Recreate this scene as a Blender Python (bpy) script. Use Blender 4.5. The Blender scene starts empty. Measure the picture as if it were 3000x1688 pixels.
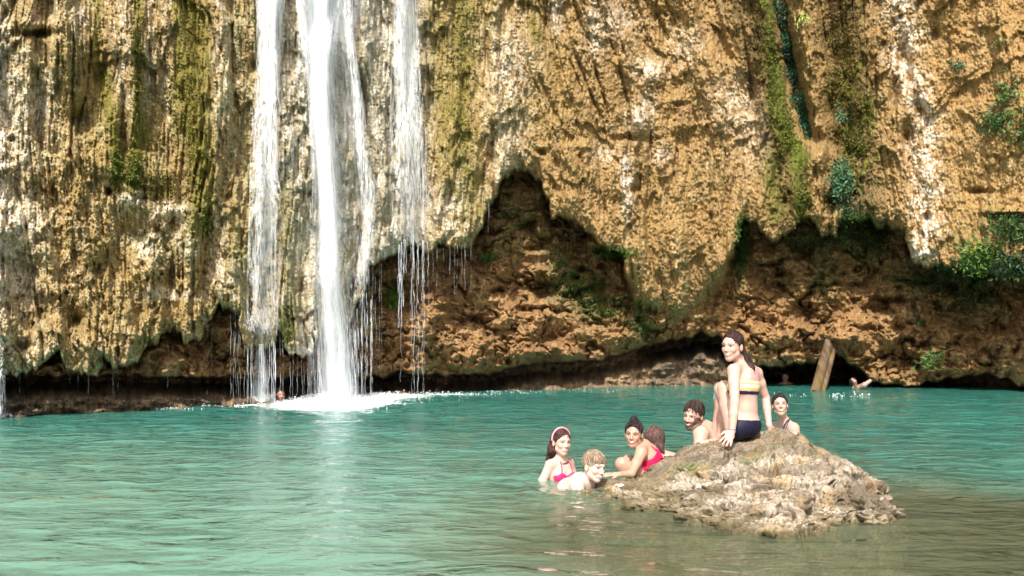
import bpy, math, random
import numpy as np
from mathutils import Vector
PI = math.pi
F = 3217.0; HZ = 988.0; CAMH = 1.1          # focal length and horizon in photo pixels, camera height in m
sc = bpy.context.scene
COL = sc.collection
# ------------------------------------------------------------------ camera
cam = bpy.data.objects.new('camera', bpy.data.cameras.new('camera')); COL.objects.link(cam)
cam.location = (0, 0, CAMH); cam.rotation_euler = (PI/2, 0, 0)
cam.data.sensor_width = 36; cam.data.lens = 36*F/3000
cam.data.shift_y = (HZ-844)/3000
cam.data.clip_start = 0.1; cam.data.clip_end = 2000
sc.camera = cam
# ------------------------------------------------------------------ light
SUN = Vector((-0.14, -0.95, 1.02)).normalized()
world = bpy.data.worlds.new('World'); sc.world = world; world.use_nodes = True
wn = world.node_tree.nodes; wl = world.node_tree.links
wn.clear()
sky = wn.new('ShaderNodeTexSky'); sky.sky_type = 'NISHITA'; sky.sun_disc = False
sky.sun_elevation = math.asin(SUN.z); sky.sun_rotation = math.atan2(SUN.x, SUN.y)
sky.air_density = 1.0; sky.dust_density = 5.0; sky.ozone_density = 0.3
bg = wn.new('ShaderNodeBackground'); bg.inputs['Strength'].default_value = 0.15
wo = wn.new('ShaderNodeOutputWorld')
wl.new(sky.outputs[0], bg.inputs['Color']); wl.new(bg.outputs[0], wo.inputs['Surface'])
sd = bpy.data.lights.new('sun', 'SUN'); sd.energy = 4.6; sd.angle = math.radians(0.5); sd.color = (1, 0.96, 0.90)
so = bpy.data.objects.new('sun', sd); COL.objects.link(so)
so.rotation_euler = SUN.to_track_quat('Z', 'Y').to_euler()
sc.view_settings.view_transform = 'Standard'; sc.view_settings.look = 'None'
sc.view_settings.gamma = 1; sc.view_settings.use_curve_mapping = False
sc.view_settings.exposure = 0.34
sc.cycles.max_bounces = 8; sc.cycles.transparent_max_bounces = 24

# ------------------------------------------------------------------ helpers
def W(u, v, d):
    return np.array([(u-1500)*d/F, d, CAMH-(v-HZ)*d/F])
def smooth(a, b, x):
    t = np.clip((x-a)/(b-a+1e-9), 0, 1); return t*t*(3-2*t)
_tabs = {}
def _tab(seed):
    if seed not in _tabs:
        r = np.random.RandomState(seed); a = r.rand(256, 256)*2*PI
        _tabs[seed] = (np.cos(a).astype('f4'), np.sin(a).astype('f4'))
    return _tabs[seed]
def noise(x, y, seed=0):
    gx, gy = _tab(seed)
    xi = np.floor(x).astype(int); yi = np.floor(y).astype(int)
    fx = x-xi; fy = y-yi
    ux = fx*fx*fx*(fx*(fx*6-15)+10); uy = fy*fy*fy*(fy*(fy*6-15)+10)
    def g(i, j):
        a = (xi+i) & 255; b = (yi+j) & 255
        return gx[a, b]*(fx-i)+gy[a, b]*(fy-j)
    a = g(0, 0); b = g(1, 0); c = g(0, 1); d = g(1, 1)
    return ((a+(b-a)*ux)*(1-uy)+(c+(d-c)*ux)*uy)*1.5
def fbm(x, y, seed=0, n=4, g=0.5):
    s = 0; a = 1.0; t = 0
    for i in range(n):
        s = s+a*noise(x*2**i+i*17.3, y*2**i+i*5.7, seed+i); t += a; a *= g
    return s/t
def cells(x, y, seed=0):
    """distance to the nearest and second nearest jittered point"""
    r = np.random.RandomState(seed); P = r.rand(256, 256, 3)
    xi = np.floor(x).astype(int); yi = np.floor(y).astype(int)
    f1 = np.full(x.shape, 9.0); f2 = np.full(x.shape, 9.0); idv = np.zeros(x.shape)
    for i in (-1, 0, 1):
        for j in (-1, 0, 1):
            p = P[(xi+i) & 255, (yi+j) & 255]
            d = np.hypot(xi+i+p[..., 0]-x, yi+j+p[..., 1]-y)
            near = d < f1
            f2 = np.where(near, f1, np.minimum(f2, d)); idv = np.where(near, p[..., 2], idv); f1 = np.where(near, d, f1)
    return f1, f2, idv
def tag(o, label=None, cat=None, group=None, kind=None):
    if label: o['label'] = label
    if cat: o['category'] = cat
    if group: o['group'] = group
    if kind: o['kind'] = kind
    return o
def empty(name, loc, label, cat, group=None):
    o = bpy.data.objects.new(name, None); COL.objects.link(o); o.location = loc; o.empty_display_size = .1
    return tag(o, label, cat, group)
def mesh(name, V, Fc, mat, parent=None, cols=None, attrs=None, sm=True):
    """one mesh object from arrays, vertices in world space; Fc (n,3) or (n,4)"""
    V = np.asarray(V, 'f8'); Fc = np.asarray(Fc, 'i4')
    if parent is not None: V = V-np.array(parent_loc(parent))
    me = bpy.data.meshes.new(name); n, k = Fc.shape
    me.vertices.add(len(V)); me.vertices.foreach_set('co', V.astype('f4').ravel())
    me.loops.add(n*k); me.loops.foreach_set('vertex_index', Fc.ravel())
    me.polygons.add(n); me.polygons.foreach_set('loop_start', np.arange(0, n*k, k, dtype='i4'))
    me.polygons.foreach_set('loop_total', np.full(n, k, 'i4'))
    me.polygons.foreach_set('use_smooth', np.full(n, sm))
    if cols is not None:
        a = me.color_attributes.new('Col', 'FLOAT_COLOR', 'POINT')
        c = np.ones((len(V), 4), 'f4'); c[:, :3] = cols; a.data.foreach_set('color', c.ravel())
    for nm, arr in (attrs or {}).items():
        a = me.attributes.new(nm, 'FLOAT', 'POINT'); a.data.foreach_set('value', np.asarray(arr, 'f4').ravel())
    me.update(); me.validate()
    if mat: me.materials.append(mat)
    o = bpy.data.objects.new(name, me); COL.objects.link(o)
    if parent is not None: o.parent = parent
    return o
def parent_loc(p):
    l = Vector(p.location)
    while p.parent: p = p.parent; l = l+Vector(p.location)
    return l
def grid_faces(nr, nc):
    i = np.arange(nr*nc).reshape(nr, nc)
    return np.stack([i[:-1, :-1], i[1:, :-1], i[1:, 1:], i[:-1, 1:]], -1).reshape(-1, 4)
def tube(pts, rad, n=6):
    pts = np.asarray(pts, float); m = len(pts); rad = np.broadcast_to(rad, (m,))
    T = np.gradient(pts, axis=0); T /= np.linalg.norm(T, axis=1)[:, None]+1e-9
    ref = np.array([0, 1., 0]) if abs(T[0][1]) < .9 else np.array([1., 0, 0])
    A = np.cross(T, ref); A /= np.linalg.norm(A, axis=1)[:, None]+1e-9; B = np.cross(T, A)
    th = np.arange(n)*2*PI/n
    V = pts[:, None]+rad[:, None, None]*(A[:, None]*np.cos(th)[None, :, None]+B[:, None]*np.sin(th)[None, :, None])
    i = np.arange(m*n).reshape(m, n); j = np.roll(i, -1, 1)
    Fc = np.stack([i[:-1], i[1:], j[1:], j[:-1]], -1).reshape(-1, 4)
    return V.reshape(-1, 3), Fc
def join(parts):
    V = []; Fc = []; k = 0
    for v, f in parts: V.append(v); Fc.append(np.asarray(f)+k); k += len(v)
    return np.concatenate(V), np.concatenate(Fc)
# ------------------------------------------------------------------ materials
def mat(name):
    m = bpy.data.materials.new(name); m.use_nodes = True; nt = m.node_tree
    for n in list(nt.nodes): nt.nodes.remove(n)
    return m, nt, nt.nodes, nt.links
def N(nt, t, **kw):
    n = nt.nodes.new(t)
    for k, v in kw.items():
        if k.startswith('i_'): n.inputs[k[2:].replace('_', ' ')].default_value = v
        else: setattr(n, k, v)
    return n
def principled_attr(name, rough=0.8, spec=0.3, bump=None, sss=0.0, var=0.0, vscale=30, stretch=(1, 1, 1), aniso_sheen=None):
    """base colour = Col attribute times noise; bump = list of (scale, strength, distance)"""
    m, nt, ns, L = mat(name)
    out = N(nt, 'ShaderNodeOutputMaterial'); p = N(nt, 'ShaderNodeBsdfPrincipled')
    p.inputs['Roughness'].default_value = rough; p.inputs['Specular IOR Level'].default_value = spec
    L.new(p.outputs[0], out.inputs[0])
    at = N(nt, 'ShaderNodeVertexColor', layer_name='Col')
    tc = N(nt, 'ShaderNodeTexCoord'); mp = N(nt, 'ShaderNodeMapping'); mp.inputs['Scale'].default_value = stretch
    L.new(tc.outputs['Object'], mp.inputs[0])
    col = at.outputs[0]
    if var:
        nz = N(nt, 'ShaderNodeTexNoise', i_Scale=vscale, i_Detail=5.0, i_Roughness=.65); L.new(mp.outputs[0], nz.inputs[0])
        mr = N(nt, 'ShaderNodeMapRange'); mr.inputs[1].default_value = .3; mr.inputs[2].default_value = .7
        mr.inputs[3].default_value = 1-var; mr.inputs[4].default_value = 1+var; L.new(nz.outputs[0], mr.inputs[0])
        mx = N(nt, 'ShaderNodeVectorMath', operation='SCALE'); L.new(col, mx.inputs[0]); L.new(mr.outputs[0], mx.inputs['Scale'])
        col = mx.outputs[0]
    L.new(col, p.inputs['Base Color'])
    if sss:
        p.inputs['Subsurface Weight'].default_value = sss; p.inputs['Subsurface Scale'].default_value = .01
        p.inputs['Subsurface Radius'].default_value = (1, .35, .2)
    prev = None
    for s, st, ds in (bump or []):
        nz = N(nt, 'ShaderNodeTexNoise', i_Scale=s, i_Detail=6.0, i_Roughness=.6); L.new(mp.outputs[0], nz.inputs[0])
        b = N(nt, 'ShaderNodeBump', i_Strength=st, i_Distance=ds); L.new(nz.outputs[0], b.inputs['Height'])
        if prev: L.new(prev, b.inputs['Normal'])
        prev = b.outputs[0]
    if prev: L.new(prev, p.inputs['Normal'])
    return m
M_CLIFF = principled_attr('travertine', .75, .35, [(9, .6, .05), (38, .9, .03)], var=.38, vscale=24, stretch=(1, 1, .40))
M_BOULDER = principled_attr('pitted_limestone', .8, .3, [(30, .45, .008), (110, .7, .004)], var=.38, vscale=70)
M_SKIN = principled_attr('skin', .36, .5, sss=.15, var=.05, vscale=18)
M_HAIR = principled_attr('hair', .6, .2, [(160, .7, .003)], var=.45, vscale=60, stretch=(1, 1, .12))
M_CLOTH = principled_attr('swim_fabric', .6, .3)
M_EYE = principled_attr('eye', .2, .5)
M_LEAF = principled_attr('leaf', .55, .35, var=.15, vscale=6)
M_WOOD = principled_attr('weathered_wood', .75, .3, [(12, .7, .02), (40, .5, .008)], var=.3, vscale=14, stretch=(3, 3, .5))
M_BED = principled_attr('lake_bed_silt', .9, .2, [(6, .6, .05)], var=.3, vscale=3)
# ------------------------------------------------------------------ the cliff
XA = [(-900,1110),(-500,1100),(0,1093),(58,1098),(121,1075),(135,1049),(180,1032),(190,1075),(233,1098),(287,1098),(298,1070),(302,1045),(318,1060),(332,1084),(372,1069),
 (413,1049),(422,1013),(453,1008),(485,972),(529,968),(543,999),(583,1001),(597,954),(628,914),(641,894),(682,909),(700,918),
 (706,990),(713,1019),(756,1021),(806,1014),(809,968),(828,975),(838,1010),(847,1033),(878,1044),(914,1031),(920,980),(935,1000),(960,1010),(1010,985),(1045,900),
 (1067,862),(1079,782),(1105,763),(1140,743),(1166,748),(1212,714),(1250,741),(1295,716),(1344,725),(1390,710),(1401,690),
 (1418,660),(1424,610),(1437,595),(1461,566),(1471,527),(1509,501),(1553,510),(1582,522),(1596,580),(1610,595),(1616,645),
 (1640,629),(1664,636),(1698,658),(1736,696),(1765,720),(1804,735),(1824,745),(1830,790),(1840,836),(1862,885),(1886,914),(1940,925),
 (1990,935),(2040,905),(2090,860),(2123,822),(2143,755),(2165,690),(2179,645),(2195,652),(2220,658),(2241,687),(2257,699),
 (2286,701),(2315,674),(2336,645),(2365,635),(2388,654),(2402,689),(2444,691),(2460,662),(2475,640),(2551,640),(2572,666),
 (2630,668),(2655,675),(2660,720),(2668,761),(2700,778),(2746,782),(2845,778),(2878,795),(2928,803),(3000,799),(3500,790),(3900,790)]
XB = [(-900,1112),(0,1103),(400,1100),(430,1105),(700,1107),(1060,1106),(1124,1108),(1165,1085),(1200,1098),(1300,1100),(1442,1097),(1533,1068),(1650,1063),
 (1765,1054),(1833,1034),(1905,1010),(1988,996),(2050,978),(2104,985),(2160,1045),(2224,1076),(2278,1074),(2390,1060),(2431,1020),
 (2456,1030),(2485,1068),(2506,1068),(2539,1101),(2555,1122),(2638,1132),(2680,1134),(2742,1118),(2887,1096),(2928,1105),(3000,1135),(3900,1135)]
XD = [(-900,13.5),(0,15.6),(300,16.7),(700,18.2),(900,19.6),(1100,21.2),(1450,22.6),(1600,23.4),(2000,25),(2300,24.8),(2600,24.4),(3000,22.6),(3500,19),(3900,16)]
XO = [(-900,.9),(0,.9),(300,1.0),(700,1.3),(960,2.0),(1200,1.6),(1400,1.5),(1700,1.7),(2000,1.7),(2300,1.5),(2700,1.9),(3900,1.9)]
def ip(T, x): return np.interp(x, [p[0] for p in T], [p[1] for p in T])
def gauss(U, V, u, v, su, sv): return np.exp(-((U-u)/su)**2-((V-v)/sv)**2)
def streak(U, V, pts, w, edge=60, wob=1.0):
    """soft mask along a polyline of (u, v) running downwards"""
    vs = [p[1] for p in pts]; us = [p[0] for p in pts]
    c = np.interp(V, vs, us)+noise(V/70., U*0+us[0], 61)*w*.5*wob
    m = np.exp(-((U-c)/w)**2)
    return m*smooth(vs[0]-edge, vs[0], V)*(1-smooth(vs[-1]-edge*.3, vs[-1]+edge*.7, V))
def cliff_depth(U, V):
    """distance in front of the camera (m) of the rock face, over photo pixels"""
    Dw = ip(XD, U); off = ip(XO, U)
    hi = np.clip((1130-V)/1000., 0, 3)
    # ragged lower lip
    wig = noise(U/22., V*0+3.3, 5)*13+noise(U/9., V*0+9.1, 6)*7
    lobe = smooth(1825, 1850, U)*(1-smooth(2140, 2165, U))
    sA = ip(XA, U+noise(U/40., V/40., 7)*9)+wig-V              # > 0 on the front curtain
    soft = 5+30*lobe
    mA = smooth(-soft, soft, sA)
    A = Dw-off+.9*hi
    # flutes and drapery
    Uw = U+noise(U/300., V/700., 17)*80+noise(U/60., V/160., 27)*7-(V-300)*.16*smooth(1380, 1650, U)*(1-smooth(2050, 2200, U))
    fl = noise(Uw/80., V/1100., 11)*.52+.20*np.exp(-(noise(Uw/75., V/900., 16)/.07)**2)*smooth(-.25, .2, noise(U/160., V/200., 18))+.09*np.exp(-(noise(Uw/38., V/600., 19)/.09)**2)+noise(Uw/33., V/520., 12)*.19+fbm(U/10., V/80., 13, 2)*.07
    iso = fbm(U/230., V/420., 14, 4)*.38
    rough_far = smooth(2450, 2750, U)
    warp = noise(U/60., V/60., 8)*20
    f1, f2, _ = cells((U+warp*1.6)/85., (V-warp*2)/190., 21)
    lump = (np.minimum(f1, .8)**2)*.42
    f1b, f2b, _ = cells((U-warp)/26., (V+warp)/34., 22)
    lump2 = np.minimum(f1b, .8)**2*.12
    low = smooth(380, 800, V)*(1-smooth(640, 760, U))*.9         # lower left is lumpy
    lw = np.clip(.12+low*.8+.2*rough_far+.35*smooth(1600, 1900, U)*(1-smooth(2180, 2260, U))+.5*fbm(U/200., V/200., 15, 2), 0, 1.1)
    shelf = fbm(Uw/130., V/210., 24, 4); sh2 = fbm(U/60.+5, V/75., 25, 4)
    A = A-.17*smooth(-.015, .04, shelf)-.12*smooth(.18, .24, shelf)-.07*smooth(.02, .06, sh2)*(.5+low)
    A = A+fl*(1-.55*rough_far)*(1-.35*low)+iso+lump*lw+lump2*(.4+.5*lw)
    # shelf noses with hollows under them
    for (a, b, sa, sb, h) in [(110,70,50,16,-.25),(110,98,42,12,.6),(365,400,14,90,.55),(318,560,10,12,.5),(380,585,36,30,-.35),(500,615,60,22,-.28),(395,665,60,60,.15),
        (1910,215,38,38,-.4),(1880,350,40,35,-.3),(1850,405,50,10,.35),(1980,300,40,22,-.25),(1990,305,22,8,.3),(2110,190,90,50,-.3),(1960,95,46,60,.35),
        (1860,555,16,14,.4),(1585,445,14,10,.4),(1720,430,24,10,-.2),(1300,480,40,60,-.15),(1130,580,22,50,-.4),(1240,190,30,26,-.25),(745,190,14,22,.4),
        (215,340,30,30,.35),(240,360,24,60,.25),(60,640,70,60,-.35),(60,780,60,22,.1),(225,935,20,22,.5),(65,1010,24,16,.5),(2700,325,14,26,.4),(2640,150,18,46,.4),
        (2655,410,14,40,.5),(2690,300,12,30,.4),(2590,130,10,40,.3),(2715,635,12,16,.5),(2740,100,14,20,.35),(2620,270,16,40,.35),(2660,210,12,46,.35),(2870,560,40,8,.3),(2950,620,60,9,-.3),(2955,632,60,7,.35),
        (150,420,26,90,-.2),(2440,590,20,14,.45),(2330,640,20,60,-.2),(2720,520,30,60,-.2),(1780,520,70,70,-.25),(1500,120,60,90,-.12)]:
        A = A+h*gauss(U, V, a, b, sa, sb)
    # deep mossy crevice on the right, with a rib each side
    cr = streak(U, V, [(2235,-300),(2290,60),(2320,200),(2355,330),(2385,420)], 26)
    A = A+1.0*cr-.35*streak(U, V, [(2200,-300),(2230,60),(2250,250),(2290,420),(2320,560)], 26)-.35*streak(U, V, [(2330,-300),(2360,200),(2390,420),(2400,640)], 26)
    A = A+.5*streak(U, V, [(2425,-300),(2440,300),(2470,600)], 50)
    A = A+.9*lobe*smooth(740, 930, V)
    # rolled lip
    A = A+.10*np.exp(-np.clip(sA, 0, None)/9.)*(1-.6*lobe)-.16*np.exp(-((sA-60)/45.)**2)
    # middle wall of knobbly rock
    wp = fbm(U/110., V/90., 31, 4)*150
    g1, g2, _ = cells((U+wp)/150., (V+wp*.8)/105., 33); h1, h2, _ = cells((U-wp*.6)/62., (V+wp)/42., 34)
    i1, i2, _ = cells((U+wp)/25., (V-wp)/19., 35)
    Bb = Dw+.35-.7*smooth(560, 1080, V)+.5*np.exp(-np.clip(-sA, 0, None)/45.)
    B = Bb+.85*np.minimum(g1, .9)**2+.30*np.minimum(h1, .85)**2+.12*np.minimum(i1, .85)**2+fbm(U/150., V/90., 36, 5, .6)*.9-.30
    crev = np.exp(-((g2-g1)/.07)**2)*.30*smooth(-.1, .3, noise(U/80., V/80., 37))+np.exp(-((h2-h1)/.09)**2)*.14*smooth(-.1, .3, noise(U/60., V/60., 38))
    B = B+crev
    for (a, b, sa, sb, h) in [(1585,860,22,26,.8),(1600,830,40,14,.5),(1380,665,60,30,.3),(1450,700,60,40,-.25),(1990,850,100,60,-.4),(1400,935,34,22,.3),(1500,990,120,50,-.4),(1760,650,60,30,.5),
        (2630,880,22,9,.8),(2580,905,18,16,.7),(2640,960,24,10,.6),(2840,1000,30,12,.5),(2700,850,300,60,.6),(2880,900,160,70,.5),(2620,1000,60,110,-.5),(2300,980,180,60,-.5),(2480,860,60,60,-.3),
        (2930,960,60,20,.6),(560,1060,120,40,-.2),(1180,900,80,60,.2),(1230,940,70,90,-.3),(1300,1030,120,40,-.4),(1660,1040,150,20,-.3)]:
        B = B+h*gauss(U, V, a, b, sa, sb)
    sB = ip(XB, U)+noise(U/30., V*0+2., 41)*9-V
    B = B+.35*np.exp(-np.clip(sB, 0, None)/18.)
    mB = smooth(-5, 5, sB)
    # undercut at the waterline
    C = Dw+1.9-1.9*smooth(10, 75, -sB)+fbm(U/70., V/30., 51, 4)*.5+.15*np.minimum(h1, .8)
    C = C-.6*smooth(1120, 1165, V)
    C = C+3.5*smooth(2180, 2235, U)*(1-smooth(2545, 2575, U))*smooth(0, 14, -sB)
    C = C+1.2*smooth(1850, 1900, U)*(1-smooth(2080, 2180, U))*np.exp(-((sB+26)/22.)**2)
    # tooth of rock hanging between the two openings
    C = C-3.2*np.exp(-((U-2462)/16.)**2)*(1-smooth(1030, 1075, V))
    D = mB*B+(1-mB)*C
    wet = np.exp(-((U-930)/230.)**2)
    D = mA*np.minimum(A, D+9)+(1-mA)*np.maximum(D, A*0)
    el = 1+1.6*(1-smooth(1350, 1800, U))*mA*(1-.5*low)
    fine = noise(U/6., V/11./el, 71)*.05+noise(U/4.4, V/6.5, 72)*.042+(noise(U/13., V/20., 73)*(2-el)+noise(U/9., V/60., 75)*(el-1))*.042+noise(U/30., V/60., 74)*.045
    gr = (1-.35*smooth(2600, 2900, U))*(1-.3*wet)
    return D+fine*gr, mA, mB, sA, sB, f1, g1, h1
def blend(c, col, m): return c*(1-m[..., None])+np.array(col)*m[..., None]
def cliff_colour(U, V, mA, mB, sA, sB, f1, g1, h1):
    n1 = fbm(U/130., V/200., 81, 4); n2 = fbm(U/28., V/220., 82, 3); n3 = fbm(U/16., V/26., 83, 3); n4 = fbm(U/9., V/70., 84, 2)
    n5 = noise(U/5., V/7., 85)
    gold = smooth(1250, 1750, U); far = smooth(2550, 2850, U)
    c = np.zeros(U.shape+(3,)); c[:] = (.335, .240, .092)
    c = blend(c, (.305, .195, .072), gold); c = blend(c, (.36, .225, .082), far*.85)
    c = blend(c, (.30, .24, .115), smooth(.0, .35, n2)*.6*(1-gold*.8))
    c = blend(c, (.20, .135, .06), smooth(.08, .45, -n2+n3*.3)*.5*(1-far*.6))
    c = blend(c, (.20, .12, .05), smooth(.1, .5, -n3)*.6)
    c = blend(c, (.19, .18, .055), smooth(.02, .35, n1-.1+n4*.3)*.6*(1-gold*.75))
    # pale crust
    pale = smooth(.12, .5, n2*.7+n3*.45+n1*.3)
    pale = pale*smooth(-.5, .3, n5+n3)
    c = blend(c, (.52, .44, .27), pale*smooth(-.15, .3, n1+n2*.5)*(.55-.40*gold))
    c = blend(c, (.66, .58, .42), smooth(.15, .6, n3*.7+n5*.5+n1*.5)*(.42-.24*gold))
    left = 1-smooth(40, 260, U)
    c = blend(c, (.56, .49, .34), left*smooth(-.25, .35, n1+n3*.6+n5*.2)*.75)
    wh = .12*smooth(.05, .4, fbm(U/45., V/160., 86, 3))*(1-gold)
    for (a, b, sa, sb, k) in [(380,585,34,32,1.1),(500,618,50,24,.9),(60,650,60,50,.6),(30,300,40,200,.5),(130,300,24,60,.7),(100,330,20,50,.6),(430,720,24,50,.6),(540,690,30,60,.5),(600,640,40,60,.4),
        (640,770,24,90,.6),(480,860,90,16,.5),(60,830,40,30,.5),(1630,30,22,60,.8),(1490,180,70,110,.5),(1900,205,40,30,.7),(1870,350,30,40,.7),(1900,300,22,40,.4),(1835,500,18,40,.8),(1838,570,14,80,.8),(1770,450,30,30,.5),
        (1740,90,24,80,.5),(1800,60,60,60,.4),(2010,140,40,60,.4),(2150,300,70,70,.4),(2210,400,60,90,.3),(1480,420,60,120,.35),(1360,600,60,90,.4),(1935,455,30,25,.5),(1310,640,50,60,.5),(1240,560,30,80,.5),
        (1940,960,40,10,.3),(240,30,40,50,.4),(0,500,24,600,.6),(700,830,26,60,.6)]:
        wh = wh+k*gauss(U, V, a, b, sa, sb)
    wh = wh+.85*streak(U, V, [(2590,-200),(2640,60),(2670,250),(2715,330),(2700,420),(2725,560),(2705,700),(2690,760)], 42, wob=2.)*smooth(-.35, .15, n3+n5*.2)
    wh = wh+.4*streak(U, V, [(2500,560),(2510,640)], 40)+.35*streak(U, V, [(350,-200),(360,200),(365,300)], 30, wob=1)+.3*streak(U, V, [(440,-200),(445,260)], 12)+.3*streak(U, V, [(480,-200),(485,300)], 12)+.35*streak(U, V, [(660,-200),(640,200),(640,360)], 26)
    c = blend(c, (.80, .74, .64), np.clip(wh*smooth(-.45, .25, n3+n5*.3), 0, 1)*.9)
    # wet grey rock behind the falls
    wet = np.clip(np.exp(-((U-930)/170.)**4)+.9*np.exp(-((U-1170)/90.)**4), 0, 1)
    c = blend(c, (.36, .33, .25), wet*(.72+.2*n2)); c = blend(c, (.68, .66, .58), wet*smooth(-.05, .45, n4+n2*.5+n5*.2)*.7)
    c = blend(c, (.20, .19, .15), wet*smooth(.2, .5, -n2+.2*n3)*.4)
    c = blend(c, (.25, .25, .13), np.exp(-((U-720)/60.)**2)*smooth(-.3, .3, n2)*.5)
    # moss
    olive = (.165, .145, .022)
    ms = 0
    for (pts, w, k) in [([(405,-300),(402,100),(405,420)],17,.9),([(560,-300),(560,300),(590,520),(570,700)],34,.85),([(520,-300),(525,400)],20,.7),([(600,60),(600,300),(595,640)],30,.6),
        ([(285,0),(285,170)],14,.8),([(305,230),(325,340),(345,510)],20,1.2),([(410,400),(395,480),(385,560)],26,1.2),([(600,600),(605,680)],22,.8),([(450,420),(460,560)],30,.3),
        ([(1350,-300),(1355,400),(1390,650)],42,.75),([(1270,0),(1290,300),(1310,560)],26,.4),([(700,600),(705,900)],20,.4),([(835,560),(850,900),(860,1010)],34,.6),([(1600,100),(1640,400)],50,.2),
        ([(1560,70),(1565,110)],14,.8),([(200,-300),(240,300),(260,500)],40,.3)]:
        ms = ms+k*streak(U, V, pts, w)
    c = blend(c, olive, np.clip(ms*smooth(-.35, .1, n3*.5+n2*.5+.15), 0, .92)*mA)
    mo = streak(U, V, [(2170,-300),(2180,60),(2240,200),(2280,380),(2300,560),(2290,650)], 50)
    c = blend(c, (.075, .05, .012), np.clip(mo*.9*smooth(-.3, .2, n3+.2), 0, 1))
    mo = 1.3*streak(U, V, [(2215,-100),(2250,100),(2275,250),(2300,380),(2345,470)], 24)+.8*streak(U, V, [(2330,440),(2345,640)], 22)+.6*streak(U, V, [(2260,470),(2270,640)], 26)
    c = blend(c, (.10, .125, .012), np.clip(mo, 0, 1)*.95)
    mo = streak(U, V, [(2440,-300),(2470,100),(2490,300),(2500,420),(2520,600)], 62)
    c = blend(c, (.085, .055, .014), np.clip(mo*1.2*smooth(-.4, .1, n3+.1), 0, .95))
    c = blend(c, (.17, .17, .02), np.clip(mo*smooth(.12, .4, n3+n5*.2), 0, .9))
    c = blend(c, (.15, .08, .03), far*smooth(.25, .55, n3-n1*.3)*.6)
    # middle wall
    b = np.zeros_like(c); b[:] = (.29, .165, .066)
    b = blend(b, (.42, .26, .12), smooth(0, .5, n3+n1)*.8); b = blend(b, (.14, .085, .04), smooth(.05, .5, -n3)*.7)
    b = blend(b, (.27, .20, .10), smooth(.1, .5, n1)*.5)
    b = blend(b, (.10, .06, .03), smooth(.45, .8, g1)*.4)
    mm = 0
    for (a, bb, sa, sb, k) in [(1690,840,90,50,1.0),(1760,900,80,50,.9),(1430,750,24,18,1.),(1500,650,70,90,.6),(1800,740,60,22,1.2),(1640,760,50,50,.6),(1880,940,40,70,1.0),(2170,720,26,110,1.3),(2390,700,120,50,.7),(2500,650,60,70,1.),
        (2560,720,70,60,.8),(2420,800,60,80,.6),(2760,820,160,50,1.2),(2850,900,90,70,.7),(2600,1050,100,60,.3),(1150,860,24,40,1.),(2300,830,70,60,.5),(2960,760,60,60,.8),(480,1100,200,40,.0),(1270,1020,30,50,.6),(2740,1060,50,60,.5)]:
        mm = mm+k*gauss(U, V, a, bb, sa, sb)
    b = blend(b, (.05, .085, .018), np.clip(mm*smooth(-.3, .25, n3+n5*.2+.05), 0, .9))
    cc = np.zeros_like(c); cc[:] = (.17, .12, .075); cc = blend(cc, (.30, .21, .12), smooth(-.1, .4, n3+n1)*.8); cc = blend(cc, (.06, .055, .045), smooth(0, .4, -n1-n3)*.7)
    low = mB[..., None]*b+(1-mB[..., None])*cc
    # moss fringe hanging at the right lip
    fr = np.exp(-np.abs(sA)/22.)*smooth(2440, 2480, U)*(1-smooth(2560, 2640, U))
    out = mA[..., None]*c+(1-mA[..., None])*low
    out = blend(out, (.06, .09, .02), np.clip(fr, 0, .8))
    fr = gauss(U, V, 2870, 740, 110, 70)+gauss(U, V, 2940, 650, 60, 50)
    out = blend(out, (.06, .10, .02), np.clip(fr*smooth(-.2, .2, n3+n1), 0, .9))
    return np.clip(out*(1+.34*n5[..., None]), .01, .9)
us = np.concatenate([np.linspace(-900, -170, 80, endpoint=False), np.linspace(-170, 3170, 1280), np.linspace(3190, 3900, 70)])
vs = np.concatenate([np.linspace(-1700, -190, 80, endpoint=False), np.linspace(-190, 1225, 560), np.linspace(1235, 1420, 12)])
UU, VV = np.meshgrid(us, vs)
info = cliff_depth(UU, VV); DD = info[0]
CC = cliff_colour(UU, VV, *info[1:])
P = np.stack([(UU-1500)*DD/F, DD, CAMH-(VV-HZ)*DD/F], -1)
cl = mesh('cliff', P.reshape(-1, 3), grid_faces(*UU.shape), M_CLIFF, cols=CC.reshape(-1, 3))
tag(cl, kind='structure')
def cd(u, v):                                   # rock depth at a photo pixel, local smoothed
    return float(cliff_depth(np.array([[float(u)]]), np.array([[float(v)]]))[0][0, 0])
# land above and behind the cliff so that nothing ends in the air
tx = np.linspace(-34, 34, 35); ty = np.linspace(12.5, 80, 35); TX, TY = np.meshgrid(tx, ty)
front = np.interp(TX, P[0, :, 0], P[0, :, 1])
TYY = front+.05+(TY-12.5)
TZ = np.interp(TX, P[0, :, 0], P[0, :, 2])+.3*fbm(TX/6, TYY/6, 3, 3)*smooth(0, 4, TY-12.5)
pl = mesh('cliff_top', np.stack([TX, TYY, TZ], -1).reshape(-1, 3), grid_faces(35, 35), M_CLIFF, cols=np.tile((.10, .12, .04), (35*35, 1)))
tag(pl, kind='structure')
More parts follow.
